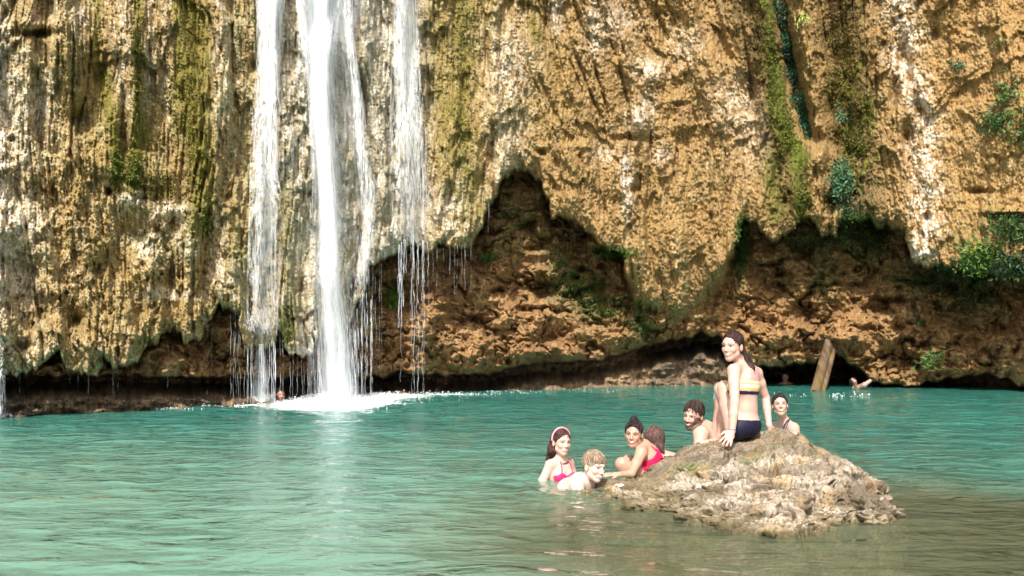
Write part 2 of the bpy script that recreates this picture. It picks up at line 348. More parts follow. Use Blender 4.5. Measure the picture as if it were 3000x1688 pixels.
# ------------------------------------------------------------------ the boulder
RID = [(1660,-.14,7.75),(1700,-.03,7.8),(1722,.015,7.8),(1775,1428,7.9),(1823,1420,7.95),(1849,1404,8.0),(1879,1394,8.05),(1909,1379,8.1),(1939,1356,8.15),(1976,1337,8.2),(2009,1312,8.25),
 (2043,1297,8.3),(2110,1286,8.35),(2181,1278,8.35),(2222,1263,8.35),(2278,1254,8.3),(2326,1260,8.2),(2349,1269,8.1),(2371,1293,8.0),(2393,1308,7.95),(2438,1323,7.85),
 (2483,1345,7.75),(2520,1368,7.6),(2557,1390,7.4),(2595,1420,7.25),(2610,1453,7.1),(2618,1490,7.0),(2632,-.1,6.9),(2680,-.3,6.9)]
rx = []; rh = []; ry = []
for u, v, d in RID:
    rx.append((u-1500)*d/F); rh.append(v if v < 5 else CAMH-(v-HZ)*d/F); ry.append(d)
BOT = [(1660,1450),(1700,1453),(1775,1465),(1849,1483),(1901,1494),(1942,1498),(1980,1513),(2017,1524),(2073,1535),(2147,1552),(2222,1560),(2334,1569),(2401,1569),(2419,1554),(2520,1537),(2568,1550),(2598,1548),(2616,1524),(2640,1500)]
bx = []; by = []
for u, v in BOT:
    d = CAMH*F/(v-HZ); bx.append((u-1500)*d/F); by.append(d)
def _sm(xs, ys, X):
    q = np.linspace(-.5, 4, 451); v = np.interp(q, xs, ys); k = np.hanning(19); k /= k.sum()
    return np.interp(X, q, np.convolve(np.pad(v, 9, 'edge'), k, 'valid'))
def boulder_base(X, Y):
    yr = _sm(rx, ry, X); H = np.interp(X, rx, rh); yf = np.interp(X, bx, by)
    t = (Y-yf)/(yr-yf+1e-6)
    g = np.interp(t, [-.6, -.25, -.05, 0, .07, .16, .30, .5, .75, 1.0, 1.15, 1.35, 1.7, 2.6], [-5, -3, -.9, -.06, .2, .40, .58, .74, .90, 1.0, .96, .5, -.9, -3.2])
    z = np.where(g > 0, g*H, g*.32)
    z = np.where(H < 0, np.minimum(z, H), z)
    edge = smooth(0, .12, X-rx[0])*smooth(0, .10, rx[-1]-X)
    z = z-(1-edge)*.8
    w = fbm(X*2.2, Y*2.2, 91, 3)
    S = Y+1.6*z; base = z
    a, b, _ = cells(X*2.6+w*1.5, S*2.6+w*1.5, 92)
    am = .35+.65*smooth(-.2, .05, z); ridge = 1-.85*np.exp(-((t-1)/.22)**2)
    n = -.13*np.minimum(a, .75)**2+.035
    ledge = noise(X*1.5+w*2.2, S*3.4+w*2.2, 107)
    n = n-.050*np.exp(-(ledge/.11)**2)+.035*smooth(-.1, .16, ledge)+fbm(X*3.5+w, S*3.5, 97, 3)*.07-.05*np.exp(-((X-1.62)/.12)**2)*(t > .7)
    n = n+noise((X*.7+S*2.2)*6.5, (X*2.2-S*.7)*1.1, 95)*.035*(1-smooth(.9, 1.6, X))
    return base, n*ridge*am, a, t
def bz(x, y): return float(sum(boulder_base(np.array([[x]]), np.array([[y]]))[:2])[0, 0])
xs_ = np.linspace(.25, 2.85, 560); ts_ = np.concatenate([np.linspace(-.6, -.05, 30, endpoint=False), np.linspace(-.05, .4, 300, endpoint=False), np.linspace(.4, 1.15, 170, endpoint=False), np.linspace(1.15, 2.4, 30)])
GX, GT = np.meshgrid(xs_, ts_); GY = np.interp(GX, bx, by)+GT*(_sm(rx, ry, GX)-np.interp(GX, bx, by))
GZ, Gn, Gb, Gt = boulder_base(GX, GY)
Q = np.stack([GX, GY, GZ], -1); Nb = np.cross(np.gradient(Q, axis=1), np.gradient(Q, axis=0)); Nb /= np.linalg.norm(Nb, axis=-1)[..., None]+1e-9
Nb[Nb[..., 2] < 0] *= -1
SS = GY+1.3*GZ
def relax(A_, k):
    for _ in range(k): A_ = (A_+np.roll(A_, 1, 0)+np.roll(A_, -1, 0)+np.roll(A_, 1, 1)+np.roll(A_, -1, 1))/5
    return A_
Nb = relax(Nb, 12); Nb /= np.linalg.norm(Nb, axis=-1)[..., None]
Q = Q+Nb*Gn[..., None]
N1 = np.cross(np.gradient(Q, axis=1), np.gradient(Q, axis=0)); N1 /= np.linalg.norm(N1, axis=-1)[..., None]+1e-9
N1[(N1*Nb).sum(-1) < 0] *= -1
N1 = relax(N1, 6); TW = np.abs(N1)**3; TW /= TW.sum(-1)[..., None]
def tri(fn): return fn(Q[..., 0], Q[..., 1])*TW[..., 2]+fn(Q[..., 0], Q[..., 2])*TW[..., 1]+fn(Q[..., 1], Q[..., 2])*TW[..., 0]
wb = tri(lambda a, b: fbm(a*6, b*6, 108, 3))
Ga = tri(lambda a, b: cells(a*12+wb*1.5, b*12+wb*1.5, 93)[0]); a3 = tri(lambda a, b: cells(a*27+wb*3, b*27, 94)[0])
dn = tri(lambda a, b: fbm(a*8+wb, b*8, 109, 4))*.026-.035*smooth(.32, .10, Ga)*smooth(-.05, .1, tri(lambda a, b: fbm(a*3, b*3, 96, 2)))-.012*smooth(.42, .1, a3)+tri(lambda a, b: noise(a*26, b*26, 110))*.006+tri(lambda a, b: noise(a*52, b*52, 98))*.0045+tri(lambda a, b: noise(a*95, b*95, 99))*.0035
rdg = 1-.5*np.exp(-((Gt-1)/.08)**2)
Q = Q+N1*(dn*rdg)[..., None]; GX, GY, GZ = Q[..., 0], Q[..., 1], Q[..., 2]
SFX = np.arange(.3, 2.7, .08); SFV = [1.0, 1.0, 1.0, 0.977, 0.8, 0.7, 0.6, 0.5, 0.42, 0.42, 0.624, 0.802, 0.74, 0.796, 0.837, 0.905, 0.891, 0.874, 0.882, 0.837, 0.816, 0.853, 0.978, 0.872, 0.878, 0.85, 0.749, 0.727, 0.965, 1.0, 1.0]
Q[..., 2] = np.where(Q[..., 2] > 0, Q[..., 2]*np.interp(Q[..., 0], SFX, SFV), Q[..., 2])
GX, GY, GZ = Q[..., 0], Q[..., 1], Q[..., 2]
# bow the steep front outwards so that it is not a plain height field
GYd = GY-.03*smooth(.02, .15, GZ)*smooth(.3, .05, Gt)
n1 = fbm(GX*3, SS*3, 102, 4); n2 = tri(lambda a, b: fbm(a*14, b*14, 103, 3)); n3 = tri(lambda a, b: noise(a*48, b*48, 104)); n4 = tri(lambda a, b: noise(a*90, b*90, 105))
c = np.zeros(GX.shape+(3,)); c[:] = (.22, .175, .12)
frontm = smooth(.34, .26, GZ)*smooth(1.0, .5, Gt)
c = blend(c, (.12, .095, .065), smooth(-.1, .4, -n1-n2*.4)*.8)
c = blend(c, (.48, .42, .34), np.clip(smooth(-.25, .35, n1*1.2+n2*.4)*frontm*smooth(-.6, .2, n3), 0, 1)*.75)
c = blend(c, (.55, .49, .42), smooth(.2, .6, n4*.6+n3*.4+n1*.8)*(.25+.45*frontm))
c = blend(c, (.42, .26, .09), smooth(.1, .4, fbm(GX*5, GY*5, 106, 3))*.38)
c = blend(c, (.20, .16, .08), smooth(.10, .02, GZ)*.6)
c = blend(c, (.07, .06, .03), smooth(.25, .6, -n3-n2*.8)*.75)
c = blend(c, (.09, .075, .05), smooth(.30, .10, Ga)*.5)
for (u, v, d, s) in [(2230,1312,7.6,.07),(2270,1290,7.95,.06),(2180,1330,7.5,.05),(2030,1345,7.7,.09),(2390,1345,7.4,.05),(2005,1350,7.8,.08)]:
    q = W(u, v, d); c = blend(c, (.07, .11, .015), np.exp(-((GX-q[0])/s)**2-((GY-q[1])/(s*2.4))**2)*smooth(-.3, .2, n3+n2))
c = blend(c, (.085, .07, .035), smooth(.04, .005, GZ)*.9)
c = np.clip(c*(1+.2*n4[..., None]), .01, .9)
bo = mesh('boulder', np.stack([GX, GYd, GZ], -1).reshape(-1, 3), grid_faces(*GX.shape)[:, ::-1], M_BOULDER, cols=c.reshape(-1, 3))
tag(bo, 'large pitted pale limestone boulder rising from the pool with bathers around it', 'boulder')

# ------------------------------------------------------------------ lake bed
bxs = np.linspace(-26, 26, 200); bys = np.concatenate([np.linspace(-60, 1.5, 20, endpoint=False), np.linspace(1.5, 14, 130), np.linspace(14.5, 34, 30)])
BX, BY = np.meshgrid(bxs, bys)
def bed_z(X, Y):
    near = np.exp(-(np.clip(np.hypot((X-1.95)/2.2, (Y-6.1)/2.4)-.62, 0, 9))**2*3)
    left = .5*np.exp(-((X+3.5)/2.)**2-((Y-4.6)/1.6)**2)
    return -2.6+2.10*near+1.2*left+.10*fbm(X*.9, Y*.9, 111, 3)
BZ = bed_z(BX, BY)
n1 = fbm(BX*1.6, BY*1.6, 112, 4)
c = np.zeros(BX.shape+(3,)); c[:] = (.50, .43, .26); c = blend(c, (.30, .26, .13), smooth(0, .35, n1)); c = blend(c, (.62, .56, .40), smooth(.05, .4, -n1))
tag(mesh('lake_bed', np.stack([BX, BY, BZ], -1).reshape(-1, 3), grid_faces(*BX.shape)[:, ::-1], M_BED, cols=c.reshape(-1, 3)), kind='structure')

# ------------------------------------------------------------------ water
wv = np.concatenate([1/np.linspace(1/3.0, 1/31., 520)]); wv = np.concatenate([np.linspace(-60, 2.9, 24), wv])
wu = np.concatenate([np.linspace(-2.6, -.62, 30, endpoint=False), np.linspace(-.62, .62, 460), np.linspace(.66, 2.6, 30)])
WU, WD = np.meshgrid(wu, wv); WX = WU*np.maximum(WD, 6); WY = WD
fade = smooth(40, 9, WD)*smooth(1.0, 3.2, WD)
def wave(X, Y):
    w = fbm(X*.9, Y*1.5, 121, 2)*.5
    a = noise(X*1.3+w, Y*3.0+w, 122)*.016+noise(X*3.2+w*2, Y*6.5, 123)*.008+noise(X*.55, Y*1.1, 124)*.02
    return a
WZ = wave(WX, WY)*fade
dep = -bed_z(WX, WY)
clar = np.exp(-dep*1.1)*1.3
clar = np.clip(clar, 0, .72)*smooth(14, 9, WY)
clar = clar*(WY > 2.5)
foam = np.zeros_like(WX)
def fo(u, v, su, sv, k):
    global foam
    d = CAMH*F/(v-HZ); x = (u-1500)*d/F; rx_ = su*d/F; ry_ = CAMH*F/(v-sv-HZ)-d
    foam = np.maximum(foam, k*np.exp(-((WX-x)/rx_)**2-((WY-d)/ry_)**2))
for a in [(965,1182,160,15,1.7),(990,1172,190,10,1.1),(770,1181,80,7,1.3),(860,1186,110,9,.6),(1130,1163,140,6,.75),(1300,1157,150,5,.6),(10,1216,40,7,1.1),(0,1218,80,7,.5),(640,1190,90,4,.45),(420,1197,120,4,.55),(150,1209,120,4,.35),(1480,1150,100,4,.35),(540,1193,90,4,.4)]: fo(*a)
turb = np.exp(-((WX+3.2)/3.2)**2-((WY-19)/4.)**2)
m, nt, ns, L = mat('pool_water')
out = N(nt, 'ShaderNodeOutputMaterial')
geo = N(nt, 'ShaderNodeNewGeometry')
def mapn(scale, rot=0):
    mp = N(nt, 'ShaderNodeMapping'); mp.inputs['Scale'].default_value = scale; mp.inputs['Rotation'].default_value = (0, 0, rot)
    L.new(geo.outputs['Position'], mp.inputs[0]); return mp.outputs[0]
prev = None
for scl, s, st, ds, rot in (((.75, 1.5, 1), 2.2, 1.0, .065, .25), ((.9, 1.4, 1), 6.5, .9, .024, -.35), ((1, 1.3, 1), 20, .7, .010, .3)):
    nz = N(nt, 'ShaderNodeTexNoise', i_Scale=s, i_Detail=2.5, i_Roughness=.5, i_Distortion=.5); L.new(mapn(scl, rot), nz.inputs[0])
    b = N(nt, 'ShaderNodeBump', i_Strength=st, i_Distance=ds); L.new(nz.outputs[0], b.inputs['Height'])
    if prev: L.new(prev, b.inputs['Normal'])
    prev = b.outputs[0]
def attr(n):
    a = N(nt, 'ShaderNodeAttribute', attribute_name=n); return a.outputs['Fac']
# milky scatter colour
nz = N(nt, 'ShaderNodeTexNoise', i_Scale=.22, i_Detail=3.0); L.new(mapn((1, 1, 1)), nz.inputs[0])
cr = N(nt, 'ShaderNodeValToRGB'); cr.color_ramp.elements[0].position = .3; cr.color_ramp.elements[1].position = .7
cr.color_ramp.elements[0].color = (.022, .140, .118, 1); cr.color_ramp.elements[1].color = (.042, .205, .165, 1)
L.new(nz.outputs[0], cr.inputs[0])
milky = N(nt, 'ShaderNodeMixRGB'); milky.inputs[2].default_value = (.13, .285, .22, 1); L.new(attr('milky'), milky.inputs[0]); L.new(cr.outputs[0], milky.inputs[1])
sand = N(nt, 'ShaderNodeMixRGB'); sand.inputs[2].default_value = (.27, .30, .17, 1)
sf = N(nt, 'ShaderNodeMath', operation='MULTIPLY'); sf.inputs[1].default_value = 1.05; sf.use_clamp = True; L.new(attr('clarity'), sf.inputs[0]); L.new(sf.outputs[0], sand.inputs[0]); L.new(milky.outputs[0], sand.inputs[1])
dif = N(nt, 'ShaderNodeBsdfDiffuse'); L.new(sand.outputs[0], dif.inputs[0]); L.new(prev, dif.inputs['Normal'])
tr = N(nt, 'ShaderNodeBsdfTransparent'); tr.inputs[0].default_value = (.85, .88, .70, 1)
mx1 = N(nt, 'ShaderNodeMixShader'); L.new(attr('clarity'), mx1.inputs[0]); L.new(dif.outputs[0], mx1.inputs[1]); L.new(tr.outputs[0], mx1.inputs[2])
gl = N(nt, 'ShaderNodeBsdfGlossy', i_Roughness=.06); gl.inputs[0].default_value = (.95, 1, .98, 1); L.new(prev, gl.inputs['Normal'])
fr = N(nt, 'ShaderNodeFresnel', i_IOR=1.33); L.new(prev, fr.inputs['Normal'])
mx2 = N(nt, 'ShaderNodeMixShader'); L.new(fr.outputs[0], mx2.inputs[0]); L.new(mx1.outputs[0], mx2.inputs[1]); L.new(gl.outputs[0], mx2.inputs[2])
fd = N(nt, 'ShaderNodeBsdfDiffuse'); fd.inputs[0].default_value = (.85, .9, .9, 1)
fn = N(nt, 'ShaderNodeTexNoise', i_Scale=7.0, i_Detail=6.0, i_Roughness=.7); L.new(mapn((1, .6, 1)), fn.inputs[0])
ad = N(nt, 'ShaderNodeMath', operation='ADD'); L.new(attr('foam'), ad.inputs[0]); L.new(fn.outputs[0], ad.inputs[1])
mr = N(nt, 'ShaderNodeMapRange'); mr.inputs[1].default_value = .9; mr.inputs[2].default_value = 1.15; L.new(ad.outputs[0], mr.inputs[0])
mx3 = N(nt, 'ShaderNodeMixShader'); L.new(mr.outputs[0], mx3.inputs[0]); L.new(mx2.outputs[0], mx3.inputs[1]); L.new(fd.outputs[0], mx3.inputs[2])
L.new(mx3.outputs[0], out.inputs[0]); M_WATER = m
milk = np.clip(.85*smooth(15, 5, WY)*smooth(3.2, -1.5, WX)+.25*smooth(20, 10, WY)*smooth(1, -3, WX)+.5*smooth(7.6, 5.6, WY), 0, 1)
ring = np.zeros_like(WX)
for (u, v, d, r0) in [(1643,1404,8.5,.16),(1715,1430,7.95,.2),(1850,1400,8.6,.2),(1925,1380,9.2,.2),(2060,1370,8.95,.25),(2310,1330,9.95,.2),(2392,1150,22.4,.3),(2515,1140,23.3,.4)]:
    rr = np.hypot(WX-(u-1500)*d/F, WY-d)-r0; ring += .0065*np.sin(rr*34)*np.exp(-np.clip(rr, 0, 9)/.38)*(rr > 0)
WZ = WZ+ring*smooth(26, 9, WY)+ring*.8*(WY > 20)
wm = mesh('pool_water', np.stack([WX, WY, WZ+.02*turb*noise(WX*4, WY*4, 9)], -1).reshape(-1, 3), grid_faces(*WX.shape)[:, ::-1], M_WATER, attrs={'clarity': clar, 'foam': foam, 'milky': milk})
tag(wm, kind='structure')

# ------------------------------------------------------------------ falling water
def fall_mat(name, xs, zs, soft, tint=(.93, .96, 1)):
    m, nt, ns, L = mat(name); out = N(nt, 'ShaderNodeOutputMaterial')
    tc = N(nt, 'ShaderNodeTexCoord'); g = N(nt, 'ShaderNodeNewGeometry')
    mp = N(nt, 'ShaderNodeMapping'); mp.inputs['Scale'].default_value = (xs, xs, zs); L.new(g.outputs['Position'], mp.inputs[0])
    nz = N(nt, 'ShaderNodeTexNoise', i_Scale=1.0, i_Detail=4.0, i_Roughness=.65, i_Distortion=.25); L.new(mp.outputs[0], nz.inputs[0])
    mp2 = N(nt, 'ShaderNodeMapping'); mp2.inputs['Scale'].default_value = (xs*3.5, xs*3.5, zs*4); L.new(g.outputs['Position'], mp2.inputs[0])
    nz2 = N(nt, 'ShaderNodeTexNoise', i_Scale=1.0, i_Detail=3.0); L.new(mp2.outputs[0], nz2.inputs[0])
    a = N(nt, 'ShaderNodeAttribute', attribute_name='dens')
    s1 = N(nt, 'ShaderNodeMath', operation='MULTIPLY_ADD'); L.new(nz2.outputs[0], s1.inputs[0]); s1.inputs[1].default_value = .45; L.new(nz.outputs[0], s1.inputs[2])
    s2 = N(nt, 'ShaderNodeMath', operation='ADD'); L.new(s1.outputs[0], s2.inputs[0]); L.new(a.outputs['Fac'], s2.inputs[1])
    mr = N(nt, 'ShaderNodeMapRange'); mr.inputs[1].default_value = .98-soft; mr.inputs[2].default_value = .98+soft; L.new(s2.outputs[0], mr.inputs[0])
    d = N(nt, 'ShaderNodeBsdfDiffuse'); d.inputs[0].default_value = tint+(1,)
    t = N(nt, 'ShaderNodeBsdfTranslucent'); t.inputs[0].default_value = tint+(1,)
    dm = N(nt, 'ShaderNodeMixShader', i_Fac=.3); L.new(d.outputs[0], dm.inputs[1]); L.new(t.outputs[0], dm.inputs[2])
    tr = N(nt, 'ShaderNodeBsdfTransparent'); mx = N(nt, 'ShaderNodeMixShader')
    L.new(mr.outputs[0], mx.inputs[0]); L.new(tr.outputs[0], mx.inputs[1]); L.new(dm.outputs[0], mx.inputs[2]); L.new(mx.outputs[0], out.inputs[0])
    return m
M_FALL = fall_mat('falling_water', 24, 1.1, .24); M_FALL2 = fall_mat('spray_water', 34, 3.8, .16); M_MIST = fall_mat('fine_spray', 2.2, .5, .5)
m, nt, ns, L = mat('water_thread'); out = N(nt, 'ShaderNodeOutputMaterial'); p = N(nt, 'ShaderNodeBsdfPrincipled', i_Roughness=.2); p.inputs['Base Color'].default_value = (.80, .86, .92, 1)
tr = N(nt, 'ShaderNodeBsdfTransparent'); mx = N(nt, 'ShaderNodeMixShader'); g_ = N(nt, 'ShaderNodeNewGeometry'); mp_ = N(nt, 'ShaderNodeMapping'); mp_.inputs['Scale'].default_value = (25, 25, 3.5); L.new(g_.outputs['Position'], mp_.inputs[0]); nn_ = N(nt, 'ShaderNodeTexNoise', i_Scale=1.0, i_Detail=3.0); L.new(mp_.outputs[0], nn_.inputs[0]); mr_ = N(nt, 'ShaderNodeMapRange'); mr_.inputs[1].default_value = .40; mr_.inputs[2].default_value = .66; mr_.inputs[4].default_value = .8; L.new(nn_.outputs[0], mr_.inputs[0]); L.new(mr_.outputs[0], mx.inputs[0])
L.new(tr.outputs[0], mx.inputs[1]); L.new(p.outputs[0], mx.inputs[2]); L.new(mx.outputs[0], out.inputs[0]); M_THREAD = m
lipU = np.arange(-50, 3050, 4.); lipV = ip(XA, lipU)
Vs_ = np.arange(-300, 1240, 12.)
def near_depth(u, v):
    """smoothed rock face depth used by water clinging to it; free fall below the lip"""
    u = np.atleast_1d(u).astype(float); v = np.atleast_1d(v).astype(float)
    base = ip(XD, u)-ip(XO, u)+.9*np.clip((1130-v)/1000., 0, 3)
    return base+noise(u/60., v/600., 11)*.34+fbm(u/150., v/170., 14, 2)*.5-.30
def sheet(name, prof, mat_, parent, off, nu=22, dv=9, dens=0., edge=.13, ramp=None, seed=0, vtop=None):
    """prof: list of (v, uL, uR); a curved veil of falling water"""
    pv = [p[0] for p in prof]; v = np.arange(pv[0], pv[-1]+.1, dv); t = np.linspace(0, 1, nu)
    uL = np.interp(v, pv, [p[1] for p in prof]); uR = np.interp(v, pv, [p[2] for p in prof])
    U = uL[:, None]+(uR-uL)[:, None]*t[None]; V = np.repeat(v[:, None], nu, 1)
    D = near_depth(U, V)+off; D = np.minimum.accumulate(D[::-1]*0+D, 0) if False else D
    # rock never pokes out: stay in front of the sampled face, free fall keeps its distance
    Dr = cliff_depth(U, V)[0]; D = np.minimum(D, Dr-.05)
    D = np.minimum.accumulate(D, 0)
    k = np.ones(9)/9.; Dp = np.pad(D, ((4, 4), (0, 0)), 'edge'); D = np.stack([np.convolve(Dp[:, j], k, 'valid') for j in range(nu)], 1)
    D = D-.05*np.sin(t*PI)[None]
    Pp = np.stack([(U-1500)*D/F, D, CAMH-(V-HZ)*D/F], -1)
    e = np.minimum(t, 1-t)*2
    a = dens-edge*(1-smooth(0, .8, e))[None]+.10*fbm(U/30., V/300., 130+seed, 2)
    if ramp: a = a+np.interp(v, [r[0] for r in ramp], [r[1] for r in ramp])[:, None]
    return mesh(name, Pp.reshape(-1, 3), grid_faces(len(v), nu), mat_, parent, attrs={'dens': a}), D
rnd = random.Random(5)
def strand(parent, u, v0, v1, d, r, wob=3., name='water_strand'):
    n = max(5, int((v1-v0)/14)); v = np.linspace(v0, v1, n); ph = rnd.random()*50
    uu = u+noise(v/26., v*0+ph, 141)*wob*.6*smooth(v0, v0+60, v)+noise(v/90., v*0+ph, 142)*wob*.6*smooth(v0, v0+80, v)
    zz = CAMH-(v-HZ)*d/F
    pts = np.stack([(uu-1500)*d/F, np.full(n, d), zz], -1)
    rad = r*.5*(.4+.45*np.abs(noise(v/17., v*0+ph+9, 143))*2)*np.linspace(1, .7, n)
    Vt, Ft = tube(pts, rad, 5)
    return mesh(name, Vt, Ft, M_THREAD, parent)
def land_v(d): return HZ+CAMH*F/d
# main fall
mf = empty('waterfall', tuple(W(985, land_v(17.9), 17.9)), 'widest white waterfall plunging into the foaming patch of the pool', 'waterfall', 'waterfalls down the cliff')
prof = [(-260,850,1020),(0,866,1006),(100,880,985),(200,896,972),(380,908,976),(560,914,992),(800,914,1004),(1000,924,1032),(1190,934,1050)]
sheet('water_sheet', prof, M_FALL, mf, .0, dens=.14, ramp=[(-260,.3),(250,.18),(500,.06),(900,.02),(1190,.10)], seed=1)
sheet('water_sheet', [(v, a+6, b+8) for v, a, b in prof], M_FALL2, mf, -.12, dens=.06, ramp=[(-260,.3),(250,.2),(500,.05),(1190,.08)], seed=2)
sheet('water_sheet', [(v, a-4+.3*(b-a), b-.12*(b-a)) for v, a, b in prof], M_FALL, mf, -.22, dens=.22, ramp=[(-260,.3),(400,.2),(700,.10),(1190,.1)], seed=3)
sheet('water_sheet', [(-260,960,1030),(0,950,1025),(120,960,1000),(300,962,1010),(600,960,1045),(850,975,1080),(1000,1000,1060)], M_FALL2, mf, -.05, dens=.06, seed=4)
sheet('wet_film', [(-260,840,1270),(300,730,1270),(700,720,1270)], M_FALL2, mf, .12, nu=60, dens=-.11, edge=.12, seed=15)
sheet('water_sheet', [(v, a-14, b+30) for v, a, b in prof], M_FALL2, mf, -.04, nu=30, dens=-.03, edge=.2, ramp=[(-260,.2),(250,.1),(600,.03),(1190,.05)], seed=21)
sheet('spray_veil', [(-260,840,1120),(300,850,1120),(760,880,1110)], M_MIST, mf, -.02, nu=20, dens=-.10, edge=.35, ramp=[(-260,.12),(200,.08),(500,-.02),(700,-.08),(760,-.4)], seed=22)
_, Dm = sheet('spray_veil', [(v, a-26, b+26) for v, a, b in prof[2:]], M_MIST, mf, -.35, dens=-.08, edge=.4, ramp=[(100,.12),(500,.02),(900,.12),(1190,.26)], seed=5)
for k in range(26):
    u = rnd.uniform(915, 1052); d = rnd.uniform(17.4, 18.2); v0 = rnd.uniform(930, 1010); strand(mf, u, v0, land_v(d)-2, d, rnd.uniform(.006, .014), 3)
# veil to the right of the main fall
vf = empty('waterfall', tuple(W(1065, land_v(18.6), 18.6)), 'slim slanting veil of water beside the widest waterfall, on its right', 'waterfall', 'waterfalls down the cliff')
prof = [(-260,990,1030),(0,1000,1034),(90,1008,1034),(300,1032,1066),(450,1036,1082),(550,1044,1106),(640,1056,1108),(720,1044,1100),(800,1030,1088),(880,1040,1088)]
sheet('water_sheet', prof, M_FALL, vf, -.06, nu=14, dens=.10, ramp=[(-260,.1),(90,.14),(300,.1),(800,.0),(880,-.2)], seed=6)
sheet('water_sheet', prof, M_FALL2, vf, -.14, nu=14, dens=.10, ramp=[(0,.1),(300,.1),(820,.02),(880,-.2)], seed=7)
sheet('water_sheet', [(0,1090,1140),(300,1085,1145),(600,1090,1140),(720,1095,1135)], M_FALL2, vf, .0, nu=10, dens=-.10, seed=8)
for k in range(16):
    u = rnd.choice([1046,1056,1064,1072,1083,1090])+rnd.uniform(-5, 5); d = rnd.uniform(18.4, 19.2); strand(vf, u, rnd.uniform(850, 890) if u > 1050 else 905, land_v(d)-rnd.choice([0, 10, 80]), d, rnd.uniform(.007, .016), 4)
# left fall
lf = empty('waterfall', tuple(W(765, land_v(17.), 17.)), 'narrow white waterfall left of the widest one, breaking into threads above the pool', 'waterfall', 'waterfalls down the cliff')
prof = [(-260,750,850),(0,748,836),(60,752,828),(190,750,822),(380,735,820),(600,730,822),(800,724,822),(1019,708,816)]
sheet('water_sheet', prof, M_FALL, lf, -.02, nu=18, dens=.12, ramp=[(-260,.28),(200,.14),(600,.06),(950,.02),(1019,-.25)], seed=9)
sheet('water_sheet', [(v, a+8, b-4) for v, a, b in prof], M_FALL2, lf, -.12, nu=18, dens=.12, ramp=[(-260,.2),(200,.12),(600,.06),(960,.03),(1019,-.2)], seed=10)
sheet('spray_veil', [(960,716,812),(1100,708,815),(1183,706,818)], M_MIST, lf, -.12, nu=14, dens=.06, edge=.6, ramp=[(960,-.7),(1040,-.2),(1100,-.12),(1183,.05)], seed=11)
for k in range(30):
    u = rnd.uniform(712, 812); d = rnd.uniform(16.9, 17.6); strand(lf, u, ip(XA, u)-12, land_v(d)-rnd.choice([0, 0, 30]), d, rnd.uniform(.006, .014), 4)
strand(lf, 806, 1004, land_v(17.), 16.95, .026, 4)
# right fall
rf = empty('waterfall', tuple(W(1200, land_v(19.9), 19.9)), 'lacy rightmost waterfall ending in loose threads over the cave mouth', 'waterfall', 'waterfalls down the cliff')
prof = [(-260,1140,1215),(0,1148,1222),(220,1145,1232),(400,1140,1250),(560,1140,1262),(700,1152,1264),(745,1160,1262)]
sheet('water_sheet', prof, M_FALL, rf, -.1, nu=18, dens=.08, ramp=[(-260,.2),(200,.14),(420,.12),(560,.08),(690,-.0),(745,-.25)], seed=12)
sheet('water_sheet', prof, M_FALL2, rf, -.2, nu=18, dens=.08, ramp=[(-260,.2),(200,.1),(400,.12),(700,.0),(745,-.2)], seed=13)
for k in range(34):
    u = rnd.choice([1168,1176,1184,1206,1210,1224,1240,1252,rnd.uniform(1160,1256)])+rnd.uniform(-3, 3); d = rnd.uniform(19.5, 20.1)
    strand(rf, u, ip(XA, u)-30, rnd.choice([800, 840, 900, 960, land_v(d)]), d, rnd.uniform(.005, .016), 6)
# fall at the left edge
ef = empty('waterfall', tuple(W(4, land_v(14.9), 14.9)), 'thin waterfall at the far left end of the cliff', 'waterfall', 'waterfalls down the cliff')
sheet('water_sheet', [(-260,-60,20),(300,-60,14),(700,-70,12),(1090,-60,22),(1218,-60,30)], M_FALL2, ef, -.1, nu=14, dens=.10, seed=14)
for k in range(10):
    d = rnd.uniform(14.8, 15.1); strand(ef, rnd.uniform(-4, 26), 1085, land_v(d), d, rnd.uniform(.006, .012), 3)
# thin drips under the lips
dl = empty('dripping_water', tuple(W(300, land_v(15.6), 15.6)), 'fine water drips hanging under the lumpy left part of the cliff', 'dripping water')
for u in [56,203,230,262,328,335,344,385,490,606,620]:
    strand(dl, u+rnd.uniform(-3, 3), ip(XA, u)-6, ip(XA, u)+rnd.uniform(60, 130) if u < 450 else 1120+rnd.uniform(-20, 50), 15.75+u*.0025, rnd.uniform(.003, .007), 4)
for u in [676,684,690,697,703]: strand(dl, u, 900, 1160+rnd.uniform(-20, 20), 17.0, .005, 4)
dr = empty('dripping_water', tuple(W(1320, land_v(20.4), 20.4)), 'fine water drips falling across the dark cave mouth right of the waterfalls', 'dripping water')
for u in [1092,1100,1112,1118,1268,1280,1300,1318,1332,1340,1352,1362,1380,1432]:
    v0 = ip(XA, u)-6; strand(dr, u, v0, v0+rnd.uniform(60, 150) if u > 1140 else 1080, 20.4 if u > 1140 else 19.2, rnd.uniform(.003, .007), 4)
db = empty('dripping_water', tuple(W(875, land_v(17.6), 17.6)), 'fine water drips between the two left waterfalls in front of the swimmer', 'dripping water')
for u in [820,828,850,858,872,884,890,900,912]:
    v0 = ip(XA, u)-10; strand(db, u, v0, land_v(17.6)-rnd.choice([0, 20]), 17.6, rnd.uniform(.003, .009), 4)

